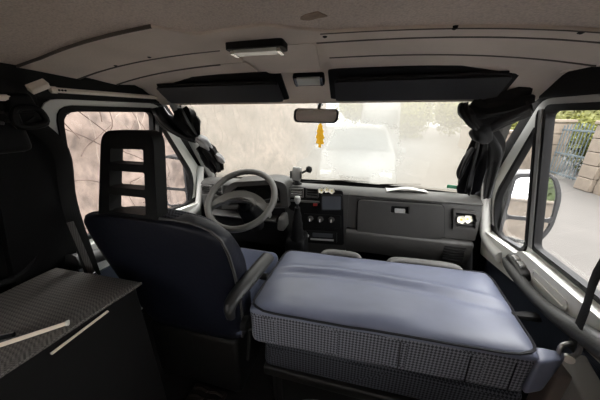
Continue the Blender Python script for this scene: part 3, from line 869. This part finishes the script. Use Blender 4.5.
obj('seat_base', box((SX, .90, .165), (.46, .46, .33), .02), 'dark_metal', t)
a0, a1 = at(231, 303, X=-.150), at(268, 257, X=-.130)
ap = [a0 + Vector((0, -.012, -.05)), a0 + Vector((0, .0, .0)), a0.lerp(a1, .45) + Vector((0, 0, .004)), a1 + Vector((0, 0, .0))]
obj('armrest', tube(smooth_path(ap, 6), [.014 + .013 * min(1, i / 12) for i in range(19)], 10, flat=(.8, 1.1)), 'arm_grey', t, smooth=80)
q = a0.lerp(a1, .62)
obj('armrest_knob', lathe([(.012, 0), (.014, .03), (.010, .034)], q + Vector((.012, 0, -.018)), (1, .2, -.1), 12), 'dash_black', t)
obj('recliner_knob', lathe([(.030, 0), (.028, .02), (.018, .024)], (SX + .285, .66, .47), (1, 0, 0), 16), 'dark_trim', t)
# driver seat belt buckle stalk
obj('buckle_stalk', tube([(SX + .30, .64, .30), (SX + .31, .66, .44)], .008, 8), 'dark_metal', t)

# ---- passenger bench with its backrest folded forward
NL, NR, FR, FL = Vector((-.140, .622, .597)), Vector((.780, .655, .602)), Vector((.848, 1.135, .567)), Vector((-.136, 1.088, .573))
T = Vector((0, 0, -.185))
t = thing('passenger_bench', (.34, .85, 0), 'navy double passenger bench with its backrest folded flat forward', 'bench')
def slab(p, u, v, s): return p + Vector((0, 0, .006 * math.sin(PI * u) * math.sin(PI * v) if s > .5 else 0))
ins = Vector((0, 0, -.012))
BR = obj('backrest', hexa([NL + T, NR + T, FR + T * .8, FL + T * .8, NL + ins, NR + ins, FR + ins, FL + ins], .035, 4, 8, slab), 'seat_weave', t, smooth=80)
def quad(u, v): return (NL * (1 - u) + NR * u) * (1 - v) + (FL * (1 - u) + FR * u) * v
def cover(u, v):
    # rounded rectangle parameter: pull the corners in
    uu, vv = 2 * u - 1, 2 * v - 1
    k = .022
    cu = 1 - k * abs(vv) ** 8 ; cv = 1 - k * abs(uu) ** 12
    p = quad(.5 + .5 * uu * cu, .5 + .5 * vv * cv)
    edge = max(abs(uu) ** 14, abs(vv) ** 10)
    z = -.024 * edge + .010 * math.sin(PI * u) * math.sin(PI * v)
    yv = .56 + .06 * math.sin(3.2 * u + .4) - .05 * u
    d = (v - yv) / .045
    fe = (1 - abs(uu) ** 8)
    z += fe * (.012 * math.exp(-d * d) - .009 * math.exp(-((v - yv + .085) / .05) ** 2))
    z += .004 * noise.noise(Vector((u * 5, v * 7, 1.3))) + .0010 * noise.noise(Vector((u * 14, v * 16, 4.1)))
    z += .010 * math.exp(-(((u - .52) / .10) ** 2 + ((v - .10) / .10) ** 2))
    return p + Vector((0, 0, z + .004))
obj('back_cover', grid(cover, 60, 40, Vector((0, 0, -.010))), 'navy_vinyl', t, smooth=80)
loop = []
for k in range(120):
    a = 2 * PI * k / 120
    c_, s_ = math.cos(a), math.sin(a)
    m_ = (abs(c_) ** 14 + abs(s_) ** 14) ** (-1 / 14)
    p = cover(.5 + .5 * c_ * m_ * .995, .5 + .5 * s_ * m_ * .995)
    loop.append(p + Vector((0, 0, .002)))
obj('piping', tube(loop, .0045, 6, closed=True), 'piping', BR)
# vertical seams on the woven end face
for u in (.58, .80, .93):
    a = NL.lerp(NR, u) + Vector((0, -.003, -.045)); b = a + Vector((.004, 0, -.115))
    obj('seam', tube([a, b], .002, 5), 'piping', BR)
# the bench's own two slotted headrests stick out beyond the folded back
for u0, u1 in ((.20, .40), (.55, .88)):
    a, b = quad(u0, 1.0), quad(u1, 1.0)
    hp = [a + Vector((0, .0, -.045)), a + Vector((.02, .030, -.026)), a.lerp(b, .5) + Vector((0, .036, -.024)), b + Vector((-.02, .030, -.028)), b + Vector((0, 0, -.05))]
    obj('headrest', tube(smooth_path(hp, 6), .020, 8), 'dash_light', t, smooth=80)
obj('seat_cushion', hexa([(-.11, .66, .25), (.80, .68, .25), (.86, 1.2, .27), (-.11, 1.16, .27), (-.10, .655, .40), (.80, .675, .40), (.87, 1.2, .41), (-.11, 1.16, .41)], .03, 3, 6), 'seat_weave_dark', t, smooth=80)
obj('bench_frame', box((.35, .86, .225), (.92, .40, .05), .01), 'dark_metal', t)
for lx, ly in ((-.06, .70), (.76, .72), (-.06, 1.05), (.76, 1.06)):
    obj('leg', tube([(lx, ly, .21), (lx, ly, .0)], .025, 4), 'dark_metal', t)
obj('base_box', box((.36, .80, .11), (.80, .24, .18), .012), 'dark_metal', t)
cp = smooth_path([(.02, .60, .10), (.08, .60, .20), (.16, .60, .225), (.22, .61, .18), (.26, .63, .10)], 6)
obj('release_cable', tube(cp, .007, 8), 'steel', t)
lv = at(526, 316, X=.84)
obj('recline_lever', tube([lv + Vector((-.045, .0, -.005)), lv, lv + Vector((.035, .0, .002))], [.009, .016, .017], 8, flat=(.8, 1.2)), 'rubber', t)
# fabric corner flap over the hinge and its metal bracket
h0, h1, h2 = NR + Vector((.0, .01, -.02)), at(558, 347, Y=.70), at(566, 344, Y=.70)
obj('hinge_flap', hexa([NR + Vector((-.03, -.02, -.15)), NR + Vector((.02, -.01, -.13)), NR + Vector((.055, .06, -.10)), NR + Vector((-.02, .05, -.14)), NR + Vector((-.02, -.01, -.02)), NR + Vector((.07, .03, -.03)), NR + Vector((.095, .06, -.03)), NR + Vector((.0, .05, -.015))], .012, 3, 3), 'navy_vinyl', t, smooth=80)
hb = NR + Vector((.075, .03, -.10))
obj('hinge_bracket', hexa([hb + Vector(v) for v in ((-.025, -.02, -.32), (.02, -.02, -.32), (.02, .04, -.32), (-.025, .04, -.32), (-.02, -.02, .02), (.018, -.02, .03), (.018, .04, .03), (-.02, .04, .02))], .01), 'bracket_brown', t)

# ---- passenger seat belt
bx0, bx1, bx2 = at(604, 262, X=.90), at(585, 310, X=.885), at(570, 349, X=.87)
t = thing('seat_belt', bx2, 'black seat belt running down to a steel anchor beside the passenger bench', 'seat belt', 'seat belts')
top_ = fnside(1)(.58, 1.25, -.05)
obj('strap', tube(smooth_path([top_, bx0, bx1, bx2], 5), .019, 8, flat=(.12, 1), upv=(1, -.2, .1)), 'belt', t, smooth=60)
obj('anchor_loop', tube(smooth_path([bx2 + Vector(v) for v in ((-.025, -.004, .012), (.02, .006, .02), (.026, .006, -.022), (-.02, -.006, -.03))], 4, True), .006, 8, closed=True), 'steel', t)
obj('anchor_bolt', lathe([(.014, 0), (.013, .01)], bx2 + Vector((0, -.006, -.028)), (-.4, -1, .2), 12), 'steel', t)
# grey sill plate and pillar foot
o = obj('sill_cover', hexa([(.870, .56, .02), (.965, .56, .02), (.965, .76, .02), (.885, .76, .02), (.885, .57, .455), (.955, .57, .475), (.955, .755, .545), (.893, .755, .535)], .012), 'grey_trim')
tag(o, 'grey plastic sill cover at the foot of the passenger belt', 'sill cover')

# ---- driver seat belt
d0 = fnside(-1)(.555, 1.235, -.055); d1 = at(70, 205, X=-.86); d2 = at(94, 277, X=-.80)
t = thing('seat_belt', d0, 'black seat belt hanging from a loop on the pillar behind the driver', 'seat belt', 'seat belts')
obj('strap', tube(smooth_path([d0, on_side(52, 150, -1) + Vector((.06, -.01, 0)), d1, d2], 5), .024, 8, flat=(.12, 1), upv=(1, -.3, 0)), 'belt', t, smooth=60)
obj('belt_loop', tube(smooth_path([d0 + Vector(v) for v in ((.012, -.026, .03), (.012, .026, .034), (.014, .034, -.010), (.014, -.034, -.016))], 5, True), .010, 8, closed=True), 'dash_black', t)
obj('loop_cover', hexa([d0 + Vector(v) for v in ((-.02, -.04, .02), (.012, -.04, .02), (.012, .035, .025), (-.02, .035, .025), (-.03, -.03, .075), (.004, -.03, .075), (.004, .03, .08), (-.03, .03, .08))], .012), 'dash_black', t)
obj('lap_strap', tube([at(70, 222, X=-.83), at(82, 250, X=-.81), at(93, 276, X=-.79)], .011, 8, flat=(.12, 1), upv=(.6, -.8, 0)), 'belt_shine', t)
obj('lap_tongue', hexa([at(94, 276, X=-.785) + Vector(v) for v in ((-.01, -.01, -.01), (.018, -.01, -.01), (.018, .01, -.01), (-.01, .01, -.01), (-.002, -.006, .016), (.006, -.006, .016), (.006, .006, .016), (-.002, .006, .016))], .003), 'chrome', t)

# ---- cabinet beside the door with its mat, stick and strip
BX0, BX1, BY0, BY1, BZ = -.885, -.50, -.35, .525, .70
t = thing('storage_cabinet', ((BX0 + BX1) / 2, .1, 0), 'low black cabinet with an edge strip behind the driver seat', 'cabinet')
def bxr(y): return -.492 + (y - .54) * .118          # right edge of the cabinet, slightly askew
obj('body', hexa([(BX0, BY0, 0), (bxr(BY0) - .008, BY0, 0), (bxr(BY1) - .008, BY1, 0), (BX0, BY1, 0), (BX0, BY0, BZ - .014), (bxr(BY0) - .008, BY0, BZ - .014), (bxr(BY1) - .008, BY1, BZ - .014), (BX0, BY1, BZ - .014)], .004, 1, 2), 'black_board', t)
def on_face(x, y):
    d = ray(x, y); k = (-.492 - .118 * .54 - CAM.x + .118 * CAM.y) / (d.x - .118 * d.y)
    return CAM + d * k
s0, s1 = on_face(51, 354), on_face(108, 311)
obj('edge_strip', tube([s0, s1], .0050, 4, flat=(1.2, .7), upv=(1, 0, 0)), 'pale_wood', t)
def matt(u, v):
    y = lerp(BY0, BY1 + .004 + .012 * u, v); x = lerp(BX0, bxr(y), u)
    return Vector((x, y, BZ - .008 - .006 * max(u ** 20, v ** 20) + .002 * noise.noise(Vector((x * 6, y * 6, 0)))))
o = obj('woven_mat', grid(matt, 30, 40, Vector((0, 0, .009))), 'mat_cover', bev=.002)
tag(o, 'grey woven mat covering the black cabinet behind the driver seat', 'mat')
k0, k1 = at(-30, 355, Z=.712), at(66, 323.5, Z=.712)
t = thing('wooden_stick', (k0 + k1) / 2, 'pale flat wooden stick lying on the woven mat', 'stick')
obj('shaft', tube([k0, k1], .0095, 4, flat=(.7, 1), upv=(0, 0, 1)), 'pale_wood', t, bev=.002)
obj('tip', tube([k1, k1 + (k1 - k0).normalized() * .006], .009, 8, flat=(.7, 1), upv=(0, 0, 1)), 'petal', t)
k0, k1 = at(-6, 339, Z=.712), at(14, 334.5, Z=.712)
t = thing('pen', (k0 + k1) / 2, 'short dark pen lying next to the wooden stick', 'pen')
obj('barrel', tube([k0, k1], .006, 8), 'dash_black', t)
obj('clip', tube([k0.lerp(k1, .3) + Vector((0, 0, .007)), k1 + Vector((0, 0, .007))], .0018, 6), 'steel', t)
# net pouch hanging on the wall
n0 = at(-2, 122, X=-.83)
t = thing('net_pouch', n0 - Vector((0, 0, .08)), 'dark net pouch with pale odds and ends hanging behind the driver door', 'pouch')
obj('bag', hexa([n0 + Vector(v) for v in ((-.02, -.09, -.09), (.03, -.09, -.09), (.03, .05, -.09), (-.02, .05, -.09), (-.02, -.09, .07), (.02, -.09, .07), (.02, .05, .07), (-.02, .05, .07))], .02), 'curtain', t)
for k in range(6):
    q = at(2 + (k % 3) * 5.5, 112 + (k // 3) * 9 + k % 2 * 2, X=-.797)
    obj('bag_item', box(q, (.006, .010, .010), .002, 1, (k * .4, 0, 0)), 'dash', t)
# round speaker hole on the wall at far left
q = at(-4, 250, X=-.93)
o = obj('wheel_arch_trim', tube([q + Vector((.0, .10 * math.cos(a), .12 * math.sin(a))) for a in [2 * PI * i / 24 for i in range(24)]], .012, 8, closed=True), 'black_trim')
tag(o, 'round black trim ring on the wall at the left edge', 'trim ring')

# ---- ribbed step tray on the floor behind the driver seat
p = Vector((-.385, .57, .02))
t = thing('rubber_tray', (p.x, p.y, .002), 'brown ribbed rubber tray on the floor between the seats', 'tray')
obj('tray_base', box((p.x, p.y, .012), (.17, .17, .02), .004, 1), 'brown_rubber', t)
for k in range(2):
    for j in range(5):
        obj('rib', tube([(p.x - .075 + k * .08, p.y - .07 + j * .033, .024), (p.x - .04 + k * .08, p.y - .065 + j * .033, .030), (p.x - .005 + k * .08, p.y - .07 + j * .033, .024)], .007, 6), 'brown_rubber', t)

# ---- curtains bunched on the windscreen pillars
def pleated(path, radii, k, amp, seed, n=40, flat=None):
    rr = [interp([(i / (len(radii) - 1), r) for i, r in enumerate(radii)], j / (len(path) - 1)) for j in range(len(path))]
    rp_ = lambda th, s_: 1 + amp * math.sin(k * th + seed + 2.5 * s_) + amp * .6 * math.sin((k * 2 - 1) * th + 1.7 * seed - 4 * s_) + amp * .8 * noise.noise(Vector((math.cos(th) * 1.7, math.sin(th) * 1.7, s_ * 3 + seed)))
    return tube(path, rr, n, ripple=rp_, flat=flat)
def C(px, py, X=None, Y=None, Z=None): return at(px, py, X=X, Y=Y, Z=Z)
# passenger side
t = thing('curtain', C(478, 190, Y=1.28), 'black curtain knotted up on the passenger side windscreen pillar', 'curtain', 'curtains tied to the windscreen pillars')
obj('gathered_top', pleated(smooth_path([C(471, 103, Y=1.14), C(482, 108, Y=1.13), C(505, 104, Y=1.12), C(528, 97, Y=1.12)], 6), [.030, .05, .05, .045], 6, .26, 1.0, flat=(1, .8)), 'curtain', t, smooth=70)
obj('swath', pleated(smooth_path([C(527, 105, Y=1.10), C(510, 113, Y=1.11), C(495, 121, Y=1.13), C(481, 131, Y=1.15)], 6), [.035, .040, .036, .028], 4, .15, 2.0, flat=(1, .7)), 'curtain_satin', t, smooth=70)
obj('knot', pleated(smooth_path([C(474, 128, Y=1.15), C(480, 133, Y=1.14), C(486, 139, Y=1.16)], 5), [.022, .036, .026], 3, .10, .4), 'curtain', t, smooth=70)
obj('hanging_tail', pleated(smooth_path([C(481, 136, Y=1.16), C(478, 150, Y=1.17), C(473, 168, Y=1.18), C(469, 186, Y=1.19), C(468, 193, Y=1.19)], 6), [.022, .040, .046, .050, .036], 6, .34, 3.1, flat=(1, .7)), 'curtain', t, smooth=70)
obj('front_fold', pleated(smooth_path([C(466, 104, Y=1.13), C(464, 110, Y=1.12), C(470, 119, Y=1.12), C(478, 127, Y=1.13)], 6), [.012, .026, .024, .016], 4, .3, 4.4, flat=(1, .8)), 'curtain', t, smooth=70)
obj('loose_corner', pleated(smooth_path([C(474, 148, Y=1.15), C(466, 160, Y=1.15), C(461, 172, Y=1.16), C(459, 179, Y=1.16)], 6), [.014, .022, .020, .006], 3, .3, 2.2, flat=(1, .6)), 'curtain', t, smooth=70)
obj('side_tail', pleated(smooth_path([C(486, 132, Y=1.17), C(494, 148, Y=1.22), C(492, 170, Y=1.30), C(487, 196, Y=1.40)], 6), [.030, .042, .034, .022], 4, .18, 5.0, flat=(1, .8)), 'curtain', t, smooth=70)
for k in range(6):
    q = C(472 + k * 6, 97.5 - k * .3, Y=1.12)
    obj('hook', lathe([(.004, -.004), (.005, 0), (.004, .004)], q, n=8), 'white_plastic', t)
# driver side
t = thing('curtain', C(205, 165, Y=1.35), 'black curtain tied back with a pale end on the driver side windscreen pillar', 'curtain', 'curtains tied to the windscreen pillars')
obj('gathered_top', pleated(smooth_path([C(182, 110, Y=1.17), C(186, 118, Y=1.17), C(191, 127, Y=1.18), C(197, 136, Y=1.2)], 6), [.040, .055, .045, .02], 7, .28, 1.4, flat=(1, .9)), 'curtain', t, smooth=70)
obj('swath', pleated(smooth_path([C(158, 108, Y=1.12), C(165, 120, Y=1.13), C(180, 132, Y=1.17), C(197, 140, Y=1.21)], 6), [.04, .05, .038, .02], 4, .14, 2.4, flat=(1, .6)), 'curtain_satin', t, smooth=70)
obj('pale_end', pleated(smooth_path([C(196, 138, Y=1.20), C(204, 142, Y=1.22), C(210, 149, Y=1.24)], 6), [.018, .030, .018], 4, .16, 2.9), 'curtain_pale', t, smooth=70)
obj('hanging_tail', pleated(smooth_path([C(200, 145, Y=1.22), C(208, 153, Y=1.24), C(214, 162, Y=1.26), C(218, 171, Y=1.28)], 6), [.028, .045, .046, .030], 6, .24, 3.6, flat=(1, .8)), 'curtain', t, smooth=70)
obj('pale_tip', pleated(smooth_path([C(216, 154, Y=1.23), C(221, 159, Y=1.24), C(224, 163, Y=1.25)], 5), [.010, .018, .008], 4, .2, 1.9), 'curtain_pale', t, smooth=70)
for k in range(4):
    q = C(179 + k * 6, 104.5 - k * .3, Y=1.14)
    obj('hook', lathe([(.004, -.004), (.005, 0), (.004, .004)], q, n=8), 'white_plastic', t)

# ---- outside mirrors
def side_mirror(s, label):
    xc = s * 1.075; yc = 1.40
    t = thing('wing_mirror', (xc, yc, .62), label, 'mirror', 'wing mirrors')
    f = lambda x, z, w_: Vector((xc + s * x, yc + w_ - .02 * x + .13 * (z - .8), z))
    out = rp([(-.115, .63), (.06, .60), (.115, .70), (.12, .88), (.07, .985), (-.10, .97)], [.03, .05, .06, .06, .05, .03])
    obj('housing', plate(out, [], f, .004, .085), 'mirror_case', t, bev=.02, seg=3)
    obj('rim', plate(out, [rp([(-.095, .755), (.10, .755), (.095, .88), (.06, .965), (-.085, .95)], .025), rp([(-.095, .645), (.055, .622), (.095, .71), (.098, .735), (-.095, .735)], .02)], f, -.008, .004), 'mirror_case', t, bev=.003)
    obj('glass', plate(rp([(-.097, .753), (.102, .753), (.097, .88), (.061, .967), (-.087, .952)], .025), [], f, -.002, .003), 'mirror', t)
    obj('wide_angle_glass', plate(rp([(-.097, .643), (.057, .62), (.097, .71), (.10, .737), (-.097, .737)], .02), [], lambda x, z, w_: f(x, z, w_) + Vector((0, .02 * (z - .68), 0)), -.002, .003), 'mirror', t)
    obj('arm', tube([f(-.09, .70, .04), (s * 1.0, 1.46, .66)], .022, 8), 'dash_black', t)
side_mirror(-1, 'black wing mirror outside the driver door quarter light')
side_mirror(1, 'black wing mirror outside the passenger door')

# ================================================================== OUTSIDE
GZ = -.55
o = obj('ground', box((3, 14, GZ - .05), (40, 60, .1)), 'asphalt'); tag(o, 'pale grey road around the van', kind='structure')
# earth bank with bare brambles along the driver side
def bank(u, v):
    y = lerp(-2.5, 17, u); z = GZ + 3.6 * v
    x = -2.15 - .35 * v + .28 * noise.noise(Vector((y * .5, z * .7, 0))) + .12 * noise.noise(Vector((y * 1.8, z * 2.0, 3))) + .05 * noise.noise(Vector((y * 5, z * 5, 7)))
    return Vector((x, y, z))
o = obj('earth_bank', grid(bank, 150, 40, Vector((-.6, 0, 0))), 'earth_bank', smooth=60)
tag(o, 'high pinkish earth and stone bank beside the driver door', 'bank')
for k in range(5):
    y0 = .55 + k * 1.0; rnd = random.Random(k + 3)
    b = thing('bramble', (-1.85, y0, GZ), 'leafless bramble growing up the earth bank, plant %s from the rear' % ['first', 'second', 'third', 'fourth', 'fifth', 'sixth', 'seventh', 'eighth', 'ninth'][k], 'bramble', 'brambles on the bank')
    for j in range(26):
        y, z = y0 + rnd.uniform(-.45, .45), GZ + rnd.uniform(.5, 2.1)
        if j < 5: z = GZ
        ang = rnd.uniform(-.2, PI + .2); bend = rnd.uniform(-.5, .5); ln = rnd.uniform(.10, .22)
        pts = []
        for i in range(7):
            z = max(GZ, z); yy = min(max(y, y0 - .46), y0 + .46)
            pts.append(Vector((bank((yy + 2.5) / 19.5, (z - GZ) / 3.6).x + .05 + .06 * rnd.random(), yy, z)))
            y += math.cos(ang) * ln; z += math.sin(ang) * ln; ang += bend * .35 + rnd.uniform(-.15, .15)
            if abs(y - y0) > .5: ang = PI - ang
        obj('stem', tube(smooth_path(pts, 3), [.0055 - .0035 * i / 18 for i in range(19)], 5), 'bark' if j % 3 else 'bark_pale', b)

# boundary wall, pillars, gate and hedge across the road
WX = 5.75
def stone_wall(y0, y1, h, label):
    t = thing('stone_wall', (WX + .15, (y0 + y1) / 2, GZ), label, 'wall')
    obj('core', grid(lambda u, v: Vector((WX + .03 * noise.noise(Vector((u * 20, v * 4, 2))), lerp(y0, y1, u), GZ + h * v)), 40, 8, Vector((.3, 0, 0))), 'stone', t)
    n_ = int((y1 - y0) / .7)
    for k in range(n_):
        a = y0 + (y1 - y0) * (k + .5) / n_
        obj('coping_stone', box((WX + .14, a, GZ + h + .04), (.40, (y1 - y0) / n_ - .015, .09), .015, 1), 'pillar_stone', t)
stone_wall(9.5, 16.5, 1.15, 'low pale stone wall running away beyond the gate')
stone_wall(-12.0, 7.15, 1.15, 'long low pale stone wall on the near side of the gate')
def pillar(y, label):
    t = thing('gate_pillar', (WX + .15, y, GZ), label, 'pillar', 'stone gate pillars')
    for k in range(5):
        obj('block', box((WX + .15, y, GZ + .16 + k * .315), (.46 - .01 * (k % 2), .46 + .012 * (k % 2), .305), .015, 1), 'pillar_stone', t)
    obj('cap', box((WX + .15, y, GZ + 1.63), (.54, .54, .09), .02, 1), 'pillar_stone', t)
pillar(9.25, 'pale stone gate pillar on the far side of the metal gate')
pillar(7.42, 'pale stone gate pillar on the near side of the metal gate')
t = thing('garden_gate', (WX + .1, 8.33, GZ), 'blue grey metal bar gate between two stone pillars', 'gate')
for k in range(11):
    y = 7.75 + k * .117
    obj('bar', tube([(WX + .1, y, GZ + .12), (WX + .1, y, GZ + 1.52 + .08 * math.sin(PI * k / 10))], .014, 6), 'gate_paint', t)
for z in (.18, .75, 1.40):
    obj('gate_rail', box((WX + .1, 8.335, GZ + z), (.03, 1.24, .045), .004, 1), 'gate_paint', t)
def leafy(name, c, r, n_, ls, m, label, cat, seed, group=None, floor=None):
    rnd = random.Random(seed)
    t = thing(name, (c[0], c[1], GZ), label, cat, group)
    bm = bmesh.new()
    for k in range(n_):
        d = Vector((rnd.gauss(0, 1), rnd.gauss(0, 1), rnd.gauss(0, 1))).normalized()
        bump = 1 + .25 * noise.noise(d * 2.5 + Vector((seed, 0, 0)))
        q = rnd.uniform(.72, 1.03) * bump
        p = Vector((c[0] + d.x * r[0] * q, c[1] + d.y * r[1] * q, c[2] + d.z * r[2] * q))
        if p.z < GZ + .05: p.z = GZ + .05 + rnd.random() * .2
        a = Vector((rnd.gauss(0, 1), rnd.gauss(0, 1), rnd.gauss(0, .6))).normalized() * ls * rnd.uniform(.6, 1.2)
        b = a.cross(Vector((rnd.gauss(0, 1), rnd.gauss(0, 1), rnd.gauss(0, 1)))).normalized() * ls * .45
        bm.faces.new([bm.verts.new(p - a), bm.verts.new(p + b), bm.verts.new(p + a), bm.verts.new(p - b)])
    bmesh.ops.create_icosphere(bm, subdivisions=2, radius=.78, matrix=Matrix.Translation(c) @ Matrix.Diagonal((*r, 1)))
    obj('foliage', bm, m, t, smooth=0)
    obj('trunk', tube([(c[0], c[1], GZ), (c[0], c[1], c[2])], .07, 6), 'bark', t)
for k in range(5):
    y = 5.6 + k * 2.15
    leafy('hedge_bush', (7.45, y, GZ + 1.45), (.95, .84, 1.30), 3200, .075, 'leaf_yellow', 'yellow green bush of the hedge behind the stone wall, %s from the near end' % ['first', 'second', 'third', 'fourth', 'fifth'][k], 'bush', k + 1, 'hedge bushes behind the wall')
for k, (x, y, z, r) in enumerate(((11.3, 8.5, 1.7, 2.0), (11.3, 13.5, 1.7, 2.1), (8.6, 19.0, 1.3, 2.2), (3.6, 22, 1.0, 2.0), (-.6, 25, 2.2, 2.3), (7.6, 24.5, 1.4, 2.0))):
    leafy('tree', (x, y, GZ + z + .8), (r, r, r), 3500, .12, 'leaf_green' if k < 3 else 'leaf_yellow', ['dark green tree behind the gate', 'dark green tree behind the far stone wall', 'dark green tree at the far end of the stone wall', 'green tree at the end of the road ahead', 'yellow green tree above the far end of the bank', 'yellow green tree where the road ahead bends to the right'][k], 'tree', 20 + k, 'trees beyond the hedge')

for k in range(4):
    leafy('hedge_bush', (7.6, -2.0 - k * 2.4, GZ + 1.45), (.95, 1.05, 1.30), 1200, .11, 'leaf_green', 'green bush behind the wall further back than the van, %s of the four' % ['nearest', 'second nearest', 'third nearest', 'farthest'][k], 'bush', 40 + k, 'bushes further back along the wall')
# white car parked ahead, facing the van
cx, cy = .12, 4.7
t = thing('parked_car', (cx, cy, GZ), 'white car parked on the road ahead, seen through the misted windscreen', 'car')
def car_sec(y):
    # half width, roof height, belt height along the car (y measured from the nose)
    hw = interp([(0, .68), (.15, .80), (1.0, .86), (3.4, .86), (4.0, .78)], y)
    top = interp([(0, .62), (.12, .78), (.95, .98), (1.05, 1.0), (1.65, 1.50), (2.1, 1.56), (3.4, 1.52), (3.95, 1.05), (4.0, .7)], y)
    belt = min(top, interp([(0, .6), (1.0, .95), (4.0, 1.0)], y))
    return hw, top, belt
bm = bmesh.new(); rings = []
ys = [0, .06, .15, .4, .7, .95, 1.05, 1.25, 1.45, 1.65, 1.9, 2.2, 2.8, 3.4, 3.7, 3.95, 4.0]
for y in ys:
    hw, tp, bl = car_sec(y)
    k = max(0, tp - bl)
    pr = [(-hw * .9, .25), (-hw, .35), (-hw, bl - .08), (-hw * .97, bl), (-hw * (.97 - .30 * k), bl + k * .8), (-hw * (.90 - .30 * k), tp), (0, tp + .03)]
    pr += [(-x, z) for x, z in pr[-2::-1]]
    rings.append([bm.verts.new((cx + x, cy + y, GZ + z)) for x, z in pr])
for A, B_ in zip(rings, rings[1:]):
    n_ = len(A)
    for j in range(n_): bm.faces.new((A[j], A[(j + 1) % n_], B_[(j + 1) % n_], B_[j]))
bm.faces.new(rings[0][::-1]); bm.faces.new(rings[-1])
obj('car_body', bm, 'car_white', t, smooth=50)
def cw(u, v):
    y = lerp(1.08, 1.60, v); hw, tp, bl = car_sec(y); k = max(0, tp - bl)
    return Vector((cx + (2 * u - 1) * hw * (.84 - .28 * k), cy + y - .012, GZ + tp + .012 + .03 * (1 - abs(2 * u - 1))))
obj('car_windscreen', grid(cw, 8, 6, Vector((0, .004, -.004))), 'car_glass', t)
for sgn in (-1, 1):
    obj('headlamp', box((cx + sgn * .58, cy + .10, GZ + .68), (.24, .12, .13), .03, 2), 'lamp_lens', t)
    for y in (.75, 3.2):
        obj('wheel', lathe([(.18, -.10), (.30, -.10), (.32, -.06), (.32, .06), (.30, .10), (.18, .10)], (cx + sgn * .76, cy + y, GZ + .32), (1, 0, 0), 20), 'tyre', t)
    obj('door_mirror', box((cx + sgn * 1.0, cy + 1.35, GZ + 1.02), (.18, .10, .12), .03, 2), 'car_white', t)
obj('grille', box((cx, cy + .03, GZ + .62), (.6, .06, .10), .015, 1), 'dash_black', t)
obj('bumper', box((cx, cy + .02, GZ + .42), (1.35, .16, .22), .05, 2), 'car_white', t)
# white van standing behind the car
vx, vy = .9, 11.5
t = thing('parked_van', (vx, vy, GZ), 'tall white van parked further along behind the white car', 'van')
obj('van_body', hexa([(vx - .9, vy, GZ + .3), (vx + .9, vy, GZ + .3), (vx + .9, vy + 4.5, GZ + .3), (vx - .9, vy + 4.5, GZ + .3), (vx - .8, vy + .5, GZ + 2.35), (vx + .8, vy + .5, GZ + 2.35), (vx + .8, vy + 4.5, GZ + 2.4), (vx - .8, vy + 4.5, GZ + 2.4)], .12, 3, 3), 'car_white', t)
obj('van_windscreen', hexa([(vx - .75, vy + .17, GZ + 1.25), (vx + .75, vy + .17, GZ + 1.25), (vx + .75, vy + .4, GZ + 1.25), (vx - .75, vy + .4, GZ + 1.25), (vx - .7, vy + .36, GZ + 2.0), (vx + .7, vy + .36, GZ + 2.0), (vx + .7, vy + .5, GZ + 2.0), (vx - .7, vy + .5, GZ + 2.0)], .03, 2, 2), 'car_glass', t)
for sgn in (-1, 1):
    for y in (.9, 3.6):
        obj('wheel', lathe([(.18, -.11), (.31, -.11), (.33, -.07), (.33, .07), (.31, .11), (.18, .11)], (vx + sgn * .8, vy + y, GZ + .33), (1, 0, 0), 20), 'tyre', t)
